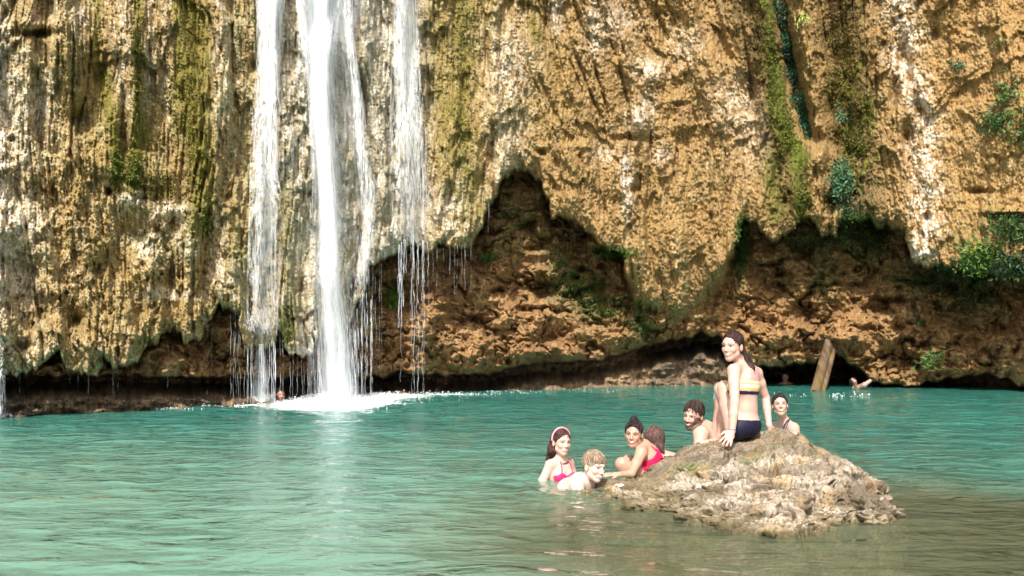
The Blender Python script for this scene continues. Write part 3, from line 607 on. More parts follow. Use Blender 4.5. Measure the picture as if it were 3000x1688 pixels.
# foam mounds and droplets
def tetra(c, r):
    a = np.array([[1, 1, 1], [1, -1, -1], [-1, 1, -1], [-1, -1, 1]])*r*.6
    return c+a, np.array([[0, 1, 2], [0, 3, 1], [0, 2, 3], [1, 3, 2]])
m, nt, ns, L = mat('foam'); out = N(nt, 'ShaderNodeOutputMaterial'); p = N(nt, 'ShaderNodeBsdfPrincipled', i_Roughness=.6); p.inputs['Base Color'].default_value = (.9, .93, .94, 1)
L.new(p.outputs[0], out.inputs[0]); M_FOAM = m
R = np.random.RandomState(3)
def splash(label, spots, name='splash_foam'):
    parts = []
    for (u, v, su, sv, n, hh, r) in spots:
        d0 = CAMH*F/(v-HZ)
        for k in range(n):
            a = R.normal(0, .5); b = R.normal(0, .5)
            vv = v+b*sv; d = CAMH*F/(max(vv, 1135)-HZ); x = (u+a*su-1500)*d/F
            z = abs(R.normal(0, .45))*hh*math.exp(-(a*a+b*b))
            s = r*R.uniform(.4, 1.3)
            parts.append(tetra(np.array([x, d, z]), s))
    V_, F_ = join(parts)
    return tag(mesh(name, V_, F_, M_FOAM, sm=False), label, 'foam', kind='stuff')
splash('white churned foam and flying drops where the widest waterfall lands', [(965,1181,130,10,9000,.16,.014),(1130,1163,120,4,1100,.10,.011),(990,1172,60,5,2600,.45,.009)])
splash('white foam strip under the narrow left waterfall', [(768,1181,64,4,2300,.14,.011),(640,1190,90,2,350,.06,.010),(850,1183,60,5,700,.08,.010)])
splash('sparse white splash drops along the pool edge', [(1300,1157,170,3,260,.08,.010),(400,1198,160,2,200,.04,.009),(8,1217,40,5,520,.1,.011),(2480,1158,90,7,26,.04,.02),(1480,1150,120,3,60,.05,.009),(1700,1145,160,4,30,.04,.009),(2250,1160,160,10,24,.03,.014)])
# ------------------------------------------------------------------ bodies: smooth blended volumes meshed as one surface
def unit(a): a = np.asarray(a, float); return a/np.linalg.norm(a)
class Frame:
    """head-like frame: x = its right, y = forward, z = up"""
    def __init__(s, o, fwd, up=(0, 0, 1), scale=1.):
        s.o = np.asarray(o, float); s.y = unit(fwd); s.x = unit(np.cross(s.y, up)); s.z = np.cross(s.x, s.y); s.s = scale
    def w(s, p): return s.o+s.s*(p[0]*s.x+p[1]*s.y+p[2]*s.z)
    def l(s, P): q = (P-s.o)/s.s; return np.stack([q@s.x, q@s.y, q@s.z], -1)
class Body:
    def __init__(s, h=.005): s.h = h; s.ops = []
    def cone(s, a, b, ra, rb, k=.02, sub=False): s.ops.append(('c', np.asarray(a, float), np.asarray(b, float), ra, rb, k, sub)); return s
    def chain(s, pts, rads, k=.02):
        for i in range(len(pts)-1): s.cone(pts[i], pts[i+1], rads[i], rads[i+1], k)
        return s
    def ell(s, c, rad, k=.02, fr=None, sub=False):
        fr = fr or Frame((0, 0, 0), (0, 1, 0)); s.ops.append(('e', np.asarray(c, float), np.asarray(rad, float), fr, 0, k, sub)); return s
    def fe(s, fr, c, rad, k=.02, sub=False): return s.ell(fr.w(c), np.array(rad)*fr.s, k*fr.s, fr, sub)
    def fc(s, fr, a, b, ra, rb, k=.02, sub=False): return s.cone(fr.w(a), fr.w(b), ra*fr.s, rb*fr.s, k*fr.s, sub)
    def build(s, extra=None, zmin=None):
        lo = []; hi = []
        for o in s.ops:
            if o[-1]: continue
            if o[0] == 'c': r = max(o[3], o[4]); lo.append(np.minimum(o[1], o[2])-r); hi.append(np.maximum(o[1], o[2])+r)
            else: r = o[2].max(); lo.append(o[1]-r); hi.append(o[1]+r)
        lo = np.min(lo, 0)-.03; hi = np.max(hi, 0)+.03
        if zmin is not None: lo[2] = max(lo[2], zmin)
        h = s.h; n = np.ceil((hi-lo)/h).astype(int)+1
        ax = [lo[i]+np.arange(n[i])*h for i in range(3)]
        G = np.full(n, .08, 'f4')
        for o in s.ops:
            k = o[-2]; pad = .05+k
            if o[0] == 'c': r = max(o[3], o[4]); a = np.minimum(o[1], o[2])-r-pad; b = np.maximum(o[1], o[2])+r+pad
            else: r = o[2].max(); a = o[1]-r-pad; b = o[1]+r+pad
            i0 = np.maximum(((a-lo)/h).astype(int), 0); i1 = np.minimum(((b-lo)/h).astype(int)+2, n)
            if (i1 <= i0).any(): continue
            X, Y, Z = np.meshgrid(*[ax[j][i0[j]:i1[j]] for j in range(3)], indexing='ij')
            if o[0] == 'c':
                ba = o[2]-o[1]; L2 = ba@ba+1e-9
                t = np.clip(((X-o[1][0])*ba[0]+(Y-o[1][1])*ba[1]+(Z-o[1][2])*ba[2])/L2, 0, 1)
                d = np.sqrt((X-o[1][0]-t*ba[0])**2+(Y-o[1][1]-t*ba[1])**2+(Z-o[1][2]-t*ba[2])**2)-(o[3]+(o[4]-o[3])*t)
            else:
                fr = o[3]; dx = X-o[1][0]; dy = Y-o[1][1]; dz = Z-o[1][2]
                q = [dx*e[0]+dy*e[1]+dz*e[2] for e in (fr.x, fr.y, fr.z)]; R_ = o[2]
                k0 = np.sqrt(sum((q[j]/R_[j])**2 for j in range(3))); k1 = np.sqrt(sum((q[j]/R_[j]**2)**2 for j in range(3)))+1e-6
                d = k0*(k0-1)/k1
            sl = tuple(slice(i0[j], i1[j]) for j in range(3)); g = G[sl]
            if o[-1]: g2 = -g; hh = np.clip(.5+.5*(d-g2)/k, 0, 1); m_ = d*(1-hh)+g2*hh-k*hh*(1-hh); G[sl] = -m_
            else: hh = np.clip(.5+.5*(d-g)/k, 0, 1); G[sl] = d*(1-hh)+g*hh-k*hh*(1-hh)
        if extra is not None: G = extra(G, ax)
        return nets(G, lo, h)
def nets(G, lo, h):
    G[0] = G[-1] = .05; G[:, 0] = G[:, -1] = .05; G[:, :, 0] = G[:, :, -1] = .05
    S = G < 0
    c = [S[a:S.shape[0]-1+a, b:S.shape[1]-1+b, e:S.shape[2]-1+e] for a in (0, 1) for b in (0, 1) for e in (0, 1)]
    tot = sum(x.astype('i1') for x in c); act = (tot > 0) & (tot < 8)
    I = np.argwhere(act); idx = np.full(act.shape, -1, 'i4'); idx[act] = np.arange(len(I))
    acc = np.zeros((len(I), 3)); cnt = np.zeros(len(I))
    offs = [(a, b, e) for a in (0, 1) for b in (0, 1) for e in (0, 1)]
    val = {o: G[I[:, 0]+o[0], I[:, 1]+o[1], I[:, 2]+o[2]] for o in offs}
    for o in offs:
        for j in range(3):
            if o[j]: continue
            p = list(o); p[j] = 1; p = tuple(p); a = val[o]; b = val[p]; m_ = (a < 0) != (b < 0)
            t = np.where(m_, a/(a-b+1e-12), 0)
            q = np.tile(np.array(o, float), (len(I), 1)); q[:, j] += t
            acc += q*m_[:, None]; cnt += m_
    V = lo+h*(I+acc/np.maximum(cnt, 1)[:, None])
    Fs = []
    for j in range(3):
        sl0 = [slice(None)]*3; sl1 = [slice(None)]*3; sl0[j] = slice(0, -1); sl1[j] = slice(1, None)
        a = S[tuple(sl0)]; b = S[tuple(sl1)]; E = np.argwhere(a != b); st = a[tuple(E.T)]
        k, l = (j+1) % 3, (j+2) % 3
        ok = (E[:, k] > 0) & (E[:, l] > 0); E = E[ok]; st = st[ok]
        def g(dk, dl): q = E.copy(); q[:, k] -= dk; q[:, l] -= dl; return idx[tuple(q.T)]
        quad = np.stack([g(1, 1), g(0, 1), g(0, 0), g(1, 0)], -1)
        quad[~st] = quad[~st][:, ::-1]; Fs.append(quad)
    Fc = np.concatenate(Fs); Fc = Fc[(Fc >= 0).all(1)]
    return V, Fc
def vnormals(V, Fc):
    n = np.cross(V[Fc[:, 2]]-V[Fc[:, 0]], V[Fc[:, 3]]-V[Fc[:, 1]]); N_ = np.zeros_like(V)
    for j in range(4): np.add.at(N_, Fc[:, j], n)
    return N_/(np.linalg.norm(N_, axis=1)[:, None]+1e-12)
def add_head(B, fr, smile=.5, male=0., neck=None, neck_r=.05):
    B.fe(fr, (0, -.012, .036), (.074, .094, .080), .02)
    B.fe(fr, (0, .020, -.022), (.058+.004*male, .070, .080), .03)
    B.fe(fr, (0, .050, -.092), (.026+.006*male, .026, .020), .03)
    B.fc(fr, (-.046, .012, -.062), (0, .055, -.094), .018, .018, .02); B.fc(fr, (.046, .012, -.062), (0, .055, -.094), .018, .018, .02)
    for sx in (-1, 1):
        B.fe(fr, (sx*.036, .060, -.026), (.020, .020, .018+.003*smile), .016)
        B.fc(fr, (sx*.014, .086, .021), (sx*.046, .070, .021), .007, .007, .012)
        B.fe(fr, (sx*.031, .090, .003), (.016, .016, .010), .008, sub=True)
        B.fe(fr, (sx*.075, -.008, -.012), (.008, .020, .030), .004); B.fe(fr, (sx*.085, .002, -.008), (.006, .009, .015), .004, sub=True)
        B.fe(fr, (sx*.0095, .094, -.034), (.007, .009, .007), .006)
    B.fc(fr, (0, .085, .010), (0, .106, -.028), .006, .0085, .010)
    for x0, x1 in ((-.024-.006*smile, -.006), (-.006, .006), (.006, .024+.006*smile)):
        za = -.060+.010*smile*(abs(x0)/.03)**2*1.2; zb = -.060+.010*smile*(abs(x1)/.03)**2*1.2
        ya = .088-.018*(abs(x0)/.03)**2; yb = .088-.018*(abs(x1)/.03)**2
        B.fc(fr, (x0, ya, za), (x1, yb, zb), .0065, .0065, .006); B.fc(fr, (x0, ya-.002, za-.010), (x1, yb-.001, zb-.011), .006, .007, .006)
    if neck is not None: B.cone(fr.w((0, -.028, -.055)), neck, neck_r*.98, neck_r*1.05, .03)
def paint_head(P, C, fr, skin, hair=(.02, .012, .008), lip=(.55, .18, .16), smile=.5, beard=False, brow=1.):
    q = fr.l(P); x, y, z = q.T; ax = np.abs(x); front = y > .035
    def put(m, c): C[:] = C*(1-m[:, None])+np.array(c)*m[:, None]
    put(np.exp(-((ax-.038)/.022)**2-((z+.028)/.022)**2)*front*.25, (.62, .27, .20))
    zb = .0205+.006*np.sin(np.clip((ax-.012)/.036, 0, 1)*PI*.8)
    put(smooth(.0058, .0025, np.abs(z-zb))*smooth(.008, .013, ax)*smooth(.052, .044, ax)*front*.75*brow, hair)
    put(smooth(1.15, .8, np.hypot((ax-.031)/.0185, (z-.003)/.0085))*front*.45, np.array(hair)*1.5+.05)
    zc = -.064+.013*smile*(ax/.03)**2
    w_ = .023+.006*smile
    if beard:
        m_ = (np.linalg.norm(q-np.array([0, .02, -.055]), axis=1) < .088)*smooth(-.030, -.048, z+.0*ax-(ax > .045)*.045)*smooth(-.03, .0, y)*smooth(-.125, -.112, z)
        mus = smooth(.010, .004, np.abs(z+.047))*smooth(.036, .03, ax)*front
        put(np.clip(m_+mus, 0, 1)*.82, (.045, .026, .018))
    put(smooth(1.2, .85, np.hypot(ax/w_, (z-zc)/(.0065+.002*smile)))*front*.7, lip)
    if smile > .3:
        put(smooth(1.15, .9, np.hypot(ax/(w_-.003), (z-zc)/(.0052)))*front*.85, (.10, .03, .03))
        put(smooth(1.12, .92, np.hypot(ax/(w_-.007), (z-zc-.0008)/(.0034)))*front, (.66, .62, .56))
    put(np.exp(-((ax-.008)/.005)**2-((z+.040)/.004)**2)*(y > .09)*.5, (.25, .09, .07))
def uvsphere(c, r, fr, nu=12, nv=8):
    th = np.linspace(0, PI, nv); ph = np.arange(nu)*2*PI/nu
    V = np.array([fr.w(np.array(c)+np.array(r)*np.array([math.sin(a)*math.cos(b), math.cos(a), math.sin(a)*math.sin(b)])) for a in th for b in ph])
    i = np.arange(nu*nv).reshape(nv, nu); j = np.roll(i, -1, 1)
    return V, np.stack([i[:-1], i[1:], j[1:], j[:-1]], -1).reshape(-1, 4)
def eyes(root, fr, open_=1., iris=(.03, .015, .008)):
    for sx in (-1, 1):
        V, Fc = uvsphere((sx*.031, .0745, .002), (.0130, .010, .0052*open_), fr)
        q = fr.l(V); m_ = np.hypot(q[:, 0]-sx*.031, (q[:, 2]-.002)*1.0) < .0070
        c = np.where(m_[:, None], np.array(iris), np.array((.50, .46, .44))); mesh('eye', V, Fc, M_EYE, root, cols=c)
def hair_build(fr, long=(), cut=(.071, .068, .099), cutc=(0, .086, -.030), cap=(.0785, .0985, .0855), capc=(0, -.016, .038), col=(.03, .018, .012), col2=(.09, .05, .03),
               root=None, h=.005, nape=True, grain=(140, 22), extra=(), name='hair', ear_cut=True):
    B = Body(h); B.fe(fr, capc, cap, .02)
    if nape: B.fe(fr, (0, -.045, -.020), (.066, .056, .062), .02)
    for a, b, ra, rb in long: B.cone(a, b, ra, rb, .02)
    for e in extra: B.fe(fr, *e)
    B.fe(fr, cutc, cut, .008, sub=True)
    if ear_cut:
        for sx in (-1, 1): B.fe(fr, (sx*.085, .010, -.030), (.025, .034, .044), .008, sub=True)
    V, Fc = B.build()
    q = fr.l(V); a = np.arctan2(q[:, 0], q[:, 1]+.02)
    g = noise(a*grain[0]/8, q[:, 2]*grain[1]*.6, 201)+.5*noise(q[:, 0]*grain[0], q[:, 2]*grain[1], 202)
    Nn = vnormals(V, Fc); V = V+Nn*(g*.0035)[:, None]
    t = smooth(-.3, .6, g)[:, None]; C = np.array(col)*(1-t)+np.array(col2)*t
    return mesh(name, V, Fc, M_HAIR, root, cols=C)
def strands(root, fr, n, mode, col, col2, cap=(.0785, .0985, .0855), c=(0, -.012, .038), node=(0, -.104, -.01), r=.0030, seed=1, part=.012):
    """wet strands lying on the head: 'back' gathers them behind, 'short' spreads from the crown, 'part' falls from a parting"""
    R_ = np.random.RandomState(seed); parts = []; C = []
    cap = np.array(cap)+.0015; c = np.array(c)
    for k in range(n):
        if mode == 'back':
            a = R_.uniform(-2.2, 2.2); p0 = np.array([math.sin(a)*.072, .035+.050*math.cos(a)*.8, .056+.035*math.cos(a)*(1 if abs(a) < 1.6 else .2)-.02*abs(a)]); p1 = np.array(node)+R_.normal(0, .008, 3)
        elif mode == 'part':
            s_ = R_.choice([-1, 1]); y0 = R_.uniform(-.07, .062); p0 = np.array([part, y0, .12]); p1 = np.array([s_*.085, y0*.4-.045, R_.uniform(-.06, .0)])
        else:
            a = R_.uniform(-PI, PI); p0 = np.array([.01, -.03, .12])+R_.normal(0, .012, 3); ln = R_.uniform(.75, 1.15)
            lowz = .050 if math.cos(a) > .3 else -.035
            p1 = c+(np.array([math.sin(a)*.085, math.cos(a)*.10-.0, lowz-c[2]+R_.normal(0, .020)]))*1.0
        d0 = (p0-c)/cap; d1 = (p1-c)/cap; d0 /= np.linalg.norm(d0); d1 /= np.linalg.norm(d1); pts = []
        ph = R_.rand()*9; w_ = np.cross(d0, d1)
        for t_ in np.linspace(0, 1, 9):
            d = d0*(1-t_)+d1*t_+w_*.07*math.sin(t_*6+ph); d /= np.linalg.norm(d); lift = 1.0+(.05*t_*R_.rand() if mode == 'short' else 0)
            pts.append(fr.w(c+d*cap*lift))
        V, Fc = tube(pts, np.linspace(1, .55, 9)*r*fr.s*R_.uniform(.7, 1.4), 4); parts.append((V, Fc)); C.append(np.tile(np.array(col)*(1-(u_ := R_.rand()))+np.array(col2)*u_, (len(V), 1)))
    V, Fc = join(parts); tag(mesh('hair_strands', V, Fc, M_HAIR, root, cols=np.concatenate(C)), kind='stuff')
def garment(name, V, Fc, N_, mask, col, root, off=.004):
    """a layer of cloth lying on the body where mask(centres) is true"""
    cen = V[Fc].mean(1); m_ = mask(cen); f = Fc[m_]
    if len(f) == 0: print('EMPTY GARMENT', name); return None
    ids, inv = np.unique(f, return_inverse=True); inv = inv.reshape(f.shape)
    cnt_all = np.bincount(Fc.ravel(), minlength=len(V))[ids]; cnt = np.bincount(inv.ravel())
    rim = cnt < cnt_all
    P = V[ids]+N_[ids]*np.where(rim, -.001, off)[:, None]
    cc = col(P) if callable(col) else np.tile(col, (len(P), 1))
    return mesh(name, P, inv, M_CLOTH, root, cols=cc)
SKIN = (.62, .40, .30)
def skin_cols(V, base, seed=1):
    n = fbm(V[:, 0]*18+V[:, 1]*7, V[:, 2]*18, 211+seed, 3); C = np.array(base)*(1+.08*n[:, None]); return C
def hand(B, wrist, direc, normal, s=1., curl=.25, side=1, spread=1.):
    """palm, four fingers and a thumb leaving the side of the palm"""
    f = unit(direc); n = unit(np.asarray(normal)-np.dot(normal, f)*f); r = np.cross(f, n)*side
    wr = np.asarray(wrist, float); pc = wr+f*.048*s
    fr = Frame((0, 0, 0), f, n)
    B.cone(wr, pc, .024*s, .026*s, .015)
    B.ell(pc+f*.006*s, (.038*s, .048*s, .014*s), .01, fr)
    for i, (o, ln) in enumerate(((-.030, .068), (-.010, .078), (.010, .072), (.029, .056))):
        b = pc+f*.036*s+r*o*s; d1 = unit(f+r*o*5*spread-n*curl*.4); d2 = unit(d1-n*curl); d3 = unit(d2-n*curl)
        p1 = b+d1*ln*.45*s; p2 = p1+d2*ln*.32*s; p3 = p2+d3*ln*.25*s
        B.chain([b, p1, p2, p3], [.0092*s, .0085*s, .008*s, .0068*s], .005)
    t0 = wr+f*.022*s-r*.024*s; t1 = t0+unit(-r*.8+f*.7-n*.1)*.036*s; t2 = t1+unit(-r*.3+f-n*.2)*.032*s
    B.chain([t0, t1, t2], [.014*s, .0105*s, .008*s], .008)
# ------------------------------------------------------------------ woman sitting on the boulder
def person(loc, label): return empty('person', tuple(loc), label, 'person', 'bathers in the pool')
def finish(root, B, fr, skin, seed, zmin=None, **kw):
    V, Fc = B.build(zmin=zmin); C = skin_cols(V, skin, seed)
    if fr is not None: paint_head(V, C, fr, skin, **kw)
    mesh('body', V, Fc, M_SKIN, root, cols=C); return V, Fc, vnormals(V, Fc)
q = W(2184, 1275, 8.5)
p6 = person(q, 'young woman in a striped bikini top and navy bottoms sitting on top of the boulder')
B = Body(.0045)
hf = Frame(W(2146, 1014, 8.42), (-.66, -.75, -.04), (.03, 0, 1), .98)
C7 = W(2178, 1066, 8.52)
add_head(B, hf, smile=.8, neck=C7, neck_r=.047)
tR = unit((.50, .86, 0))                                   # shoulder line, left shoulder near
SL = W(2150, 1086, 8.33); SR = W(2216, 1094, 8.66)
mid = (SL+SR)/2; chest = W(2184, 1128, 8.48); waist = W(2186, 1196, 8.47); pel = W(2182, 1250, 8.47)
tfr = Frame((0, 0, 0), (-.86, .50, 0), unit(mid-pel))
B.ell(chest, (.150, .098, .155), .04, tfr); B.ell((chest+mid)/2, (.15, .08, .10), .04, tfr)
B.ell(waist, (.118, .084, .13), .05, tfr); B.ell(pel+np.array([.0, 0, .01]), (.158, .118, .10), .05, tfr)
B.cone(C7-np.array([0, 0, .01]), SL, .048, .046, .03); B.cone(C7-np.array([0, 0, .01]), SR, .048, .046, .03)
for sx in (-1, 1): B.ell(mid+sx*.075*tR+np.array([.055, -.03, -.055]), (.055, .02, .075), .03, tfr)   # shoulder blades
B.ell(chest+tfr.y*.075-tR*.065+np.array([0, 0, -.02]), (.055, .05, .055), .02, tfr); B.ell(chest+tfr.y*.075+tR*.065+np.array([0, 0, -.02]), (.055, .05, .055), .02, tfr)
EL = W(2152, 1180, 8.19); WL = W(2145, 1262, 8.14)
B.chain([SL, (SL*.6+EL*.4), EL], [.050, .042, .034], .02); B.chain([EL, EL*.6+WL*.4, WL], [.034, .035, .023], .012)
hz = bz(*(W(2126, 1300, 8.02)[:2])); HL = W(2126, 1300, 8.02)
hand(B, WL+np.array([0, 0, -.005]), W(2120, 1308, 8.02)-WL, (0, -.9, .45), .95, .12, side=-1, spread=1.5)
ER = W(2243, 1166, 8.74); WR = W(2253, 1247, 8.62)
B.chain([SR, SR*.6+ER*.4, ER], [.046, .040, .033], .02); B.chain([ER, ER*.6+WR*.4, WR], [.033, .032, .022], .012)
hand(B, WR, (.25, .1, -.55), (.3, -.6, .6), .9, .1, side=1)
KL = W(2123, 1136, 8.62); KR = W(2112, 1140, 8.88)
HLp = pel-tR*.085+np.array([-.04, 0, -.01]); HRp = pel+tR*.085+np.array([-.04, .0, -.01])
AL = W(2112, 1276, 8.68); AR = W(2094, 1280, 8.92)
B.chain([HLp, HLp*.45+KL*.55, KL], [.088, .074, .056], .03); B.chain([HRp, HRp*.45+KR*.55, KR], [.088, .072, .054], .03)
B.chain([KL, KL*.68+AL*.32+np.array([.03, 0, 0]), AL], [.052, .054, .034], .02); B.chain([KR, KR*.68+AR*.32+np.array([.02, 0, 0]), AR], [.05, .052, .032], .02)
for A_ in (AL, AR): B.chain([A_, A_+np.array([-.03, .02, -.05]), A_+np.array([-.15, .06, -.07])], [.032, .032, .018], .015)
B.fe(tfr, waist+tfr.y*-.088+np.array([0, 0, -.02]), (.010, .012, .14), .03, sub=True)
V, Fc, Nn = finish(p6, B, hf, (.60, .375, .30), 1, smile=.8, hair=(.03, .017, .012))
eyes(p6, hf)
hair_build(hf, [(hf.w((0, -.075, -.02)), W(2186, 1055, 8.48), .044, .036), (W(2186, 1055, 8.48), W(2200, 1078, 8.44), .034, .027), (W(2200, 1078, 8.44), W(2205, 1100, 8.42), .026, .020), (W(2205, 1100, 8.42), W(2200, 1122, 8.42), .018, .006)],
           col=(.022, .012, .010), col2=(.075, .035, .030), root=p6); strands(p6, hf, 70, 'back', (.02, .011, .009), (.10, .045, .035))
mesh('hair_tie', *uvsphere((0, 0, 0), (.02, .02, .014), Frame(W(2203, 1082, 8.425), (0, 1, 0))), M_CLOTH, p6, cols=np.tile((.01, .01, .02), (96, 1)))
def tl(P): r = P-chest; return r@tR, r@tfr.y, r@tfr.z
def bandtop(P):
    x, y, z = tl(P); return (np.abs(x) < .165) & (np.abs(z+.022) < .052)*(y < .20) & (np.linalg.norm(np.cross(P-SL, unit(EL-SL)), axis=1) > .062) & (P[:, 2] > .6) & ((np.linalg.norm(P-KL, axis=1) > .13)) & (np.hypot(x, y) < .19)
def bandcol(P):
    z = (P-chest)@tfr.z; C = np.zeros((len(P), 3)); C[:] = (.012, .012, .05)
    C[z > -.048] = (.75, .38, .30); C[z > -.034] = (.80, .62, .10); C[z > -.020] = (.80, .80, .66); C[z > .002] = (.78, .66, .12); C[z > .016] = (.75, .72, .62)
    return C
garment('bikini_top', V, Fc, Nn, bandtop, bandcol, p6)
garment('bikini_strap', V, Fc, Nn, lambda P: (np.abs(tl(P)[0]-.005) < .011) & (tl(P)[1] < 0) & (tl(P)[2] > .02) & (tl(P)[2] < .14), (.75, .18, .25), p6, .005)
def bottoms(P):
    r = P-pel; x = r@tR; y = r@tfr.y; z = r@tfr.z
    return (z < .052-.10*np.clip(y, 0, 1)) & (np.hypot(x, y) < .215) & (y > -.2) & (y < .055) & (P[:, 2] < WL[2]+.16) & (np.linalg.norm(P-WL, axis=1) > .06) & (np.linalg.norm(P-WR, axis=1) > .06)
garment('bikini_bottom', V, Fc, Nn, bottoms, (.008, .009, .03), p6, .006)
t = np.linspace(0, 2*PI, 20); a = unit(WL-EL); e1 = unit(np.cross(a, (0, 1, 0))); e2 = np.cross(a, e1)
mesh('bracelet', *tube([WL-a*.004+.0255*(math.cos(s)*e1+math.sin(s)*e2) for s in t], .0045, 5), M_CLOTH, p6, cols=np.tile((.10, .06, .25), (100, 1)))

# ------------------------------------------------------------------ girl with the headband
q = W(1643, 1404, 8.5); p1 = person(q, 'long haired girl with a pink headband and pink bikini top standing chest deep in water')
B = Body(.0045); hf = Frame(W(1645, 1295, 8.5), (.42, -.90, -.02), (.02, 0, 1), .88)
nb = W(1646, 1345, 8.53); add_head(B, hf, smile=.0, neck=nb, neck_r=.040)
SL = W(1612, 1362, 8.48); SR = W(1667, 1356, 8.62); mid = (SL+SR)/2
tfr = Frame((0, 0, 0), (.5, -.86, 0)); chest = W(1644, 1388, 8.54)
B.ell(chest, (.115, .078, .12), .03, tfr); B.ell(chest-np.array([0, 0, .14]), (.10, .07, .14), .04, tfr); B.ell(chest-np.array([0, 0, .30]), (.13, .09, .12), .04, tfr)
B.cone(nb, SL, .034, .036, .03); B.cone(nb, SR, .034, .036, .03)
EL = W(1588, 1412, 8.46); B.chain([SL, EL, EL+np.array([-.05, -.08, -.20])], [.038, .032, .022], .02)
ER = W(1684, 1400, 8.62); B.chain([SR, ER, ER+np.array([.06, -.1, -.18])], [.036, .028, .02], .02)
bl = chest+tfr.y*.055-tfr.x*.050+np.array([0, 0, -.01]); br_ = chest+tfr.y*.055+tfr.x*.050+np.array([0, 0, -.01])
B.ell(bl, (.045, .040, .045), .02, tfr); B.ell(br_, (.045, .040, .045), .02, tfr)
V, Fc, Nn = finish(p1, B, hf, (.62, .41, .335), 2, smile=0., hair=(.06, .03, .02), lip=(.52, .20, .18)); eyes(p1, hf)
hair_build(hf, [(hf.w((.01, -.05, .01)), hf.w((.035, -.07, -.07)), .060, .050), (hf.w((.035, -.07, -.07)), W(1616, 1338, 8.60), .048, .040), (W(1616, 1338, 8.60), W(1602, 1360, 8.60), .038, .014)],
           col=(.028, .014, .012), col2=(.12, .055, .045), root=p1); strands(p1, hf, 60, 'back', (.025, .012, .01), (.14, .06, .05), node=(.03, -.10, -.04))
mesh('headband', *tube([hf.w((.0865*math.sin(a)*1.02, -.002-.006*abs(a), .030+.0955*math.cos(a))) for a in np.linspace(-1.75, 1.75, 26)], .0065, 6), M_CLOTH, p1, cols=np.tile((.85, .35, .45), (156, 1)))
for b_ in (bl, br_):
    garment('bikini_cup', V, Fc, Nn, lambda P, b_=b_: (np.linalg.norm((P-b_), axis=1) < .066) & ((P-b_)@tfr.y > -.01) & ((P-b_)[:, 2] < .032-.55*np.abs((P-b_)@tfr.x)), (.75, .03, .16), p1, .005)
    top = b_+tfr.y*.035+np.array([0, 0, .025]); nk = nb+np.array([0, 0, .01])+(tfr.x if b_ is br_ else -tfr.x)*.035+tfr.y*.02
    md = (top+nk)/2+tfr.y*.018
    mesh('bikini_strap', *tube([top, md, nk], .004, 5), M_CLOTH, p1, cols=np.tile((.70, .03, .15), (15, 1)))
mesh('necklace', *tube([nb+.052*np.array([math.cos(a), math.sin(a)*1.0, 0])+np.array([0, 0, -.012+.020*math.sin(a)]) for a in np.linspace(-PI*1.02, .02, 16)], .0045, 5), M_CLOTH, p1, cols=np.tile((.04, .02, .03), (80, 1)))

# ------------------------------------------------------------------ fair haired boy
q = W(1735, 1430, 8.0); p2 = person(q, 'fair haired boy with bare pale back crouching low in the water by the boulder')
B = Body(.0045); hf = Frame(W(1741, 1366, 7.92), (.62, -.76, -.16), (.08, 0, 1), .92)
nb = W(1722, 1408, 8.02); add_head(B, hf, smile=.6, neck=nb, neck_r=.044)
SL = W(1690, 1425, 7.88); SR = W(1752, 1425, 8.16); tfr = Frame((0, 0, 0), (.75, -.4, .25), (.3, -.2, .9))
back = W(1704, 1430, 8.04); B.ell(back, (.15, .10, .12), .04, tfr); B.ell(back+np.array([-.08, .06, -.06]), (.14, .10, .13), .05, tfr)
B.cone(nb, SL, .045, .05, .04); B.cone(nb, SR, .04, .04, .03)
B.chain([SL, W(1702, 1462, 7.74), W(1760, 1470, 7.72)], [.048, .036, .026], .02)
B.chain([SR, W(1775, 1446, 8.05), W(1808, 1430, 8.0), W(1822, 1426, 8.0)], [.042, .034, .026, .022], .02)
V, Fc, Nn = finish(p2, B, hf, (.70, .51, .44), 3, smile=.6, hair=(.22, .13, .07), lip=(.60, .26, .24)); eyes(p2, hf, .6, (.08, .12, .15))
hair_build(hf, col=(.13, .09, .06), col2=(.38, .29, .21), root=p2, cut=(.066, .06, .080), cutc=(0, .102, -.042), cap=(.081, .100, .087), nape=False, extra=[((0, .050, .070), (.056, .036, .028), .02), ((-.03, .070, .052), (.014, .012, .022), .01), ((.02, .072, .050), (.014, .012, .022), .01)]); strands(p2, hf, 110, 'short', (.14, .10, .065), (.42, .32, .23), cap=(.082, .101, .088))

# ------------------------------------------------------------------ woman with a bun
q = W(1880, 1385, 8.8); p3 = person(q, 'smiling woman with dark bun and crimson swimsuit hugging her knees')
B = Body(.0045); hf = Frame(W(1857, 1272, 8.72), (-.30, -.94, -.02), (.05, 0, 1), .90)
nb = W(1884, 1308, 8.80); add_head(B, hf, smile=.9, neck=nb, neck_r=.042)
SN = W(1879, 1327, 8.66); SF = W(1884, 1318, 8.96)
tfr = Frame((0, 0, 0), (-.86, .15, -.2), (-.35, 0, .9)); ch = W(1902, 1345, 8.84)
B.ell(ch, (.14, .095, .14), .04, tfr); B.ell(W(1922, 1385, 8.86), (.12, .095, .14), .05, tfr); B.ell(W(1925, 1420, 8.88), (.15, .12, .11), .05, tfr)
B.cone(nb, SN, .042, .046, .03); B.cone(nb, SF, .042, .044, .03); B.cone(nb, ch, .05, .08, .04)
E_ = W(1850, 1388, 8.50); Wr = W(1815, 1391, 8.44)
B.chain([SN, SN*.5+E_*.5, E_], [.046, .038, .031], .02); B.chain([E_, Wr], [.031, .020], .012); hand(B, Wr, (-1, -.05, 0.02), (0, -.3, 1), .8, .12, side=1, spread=.5)
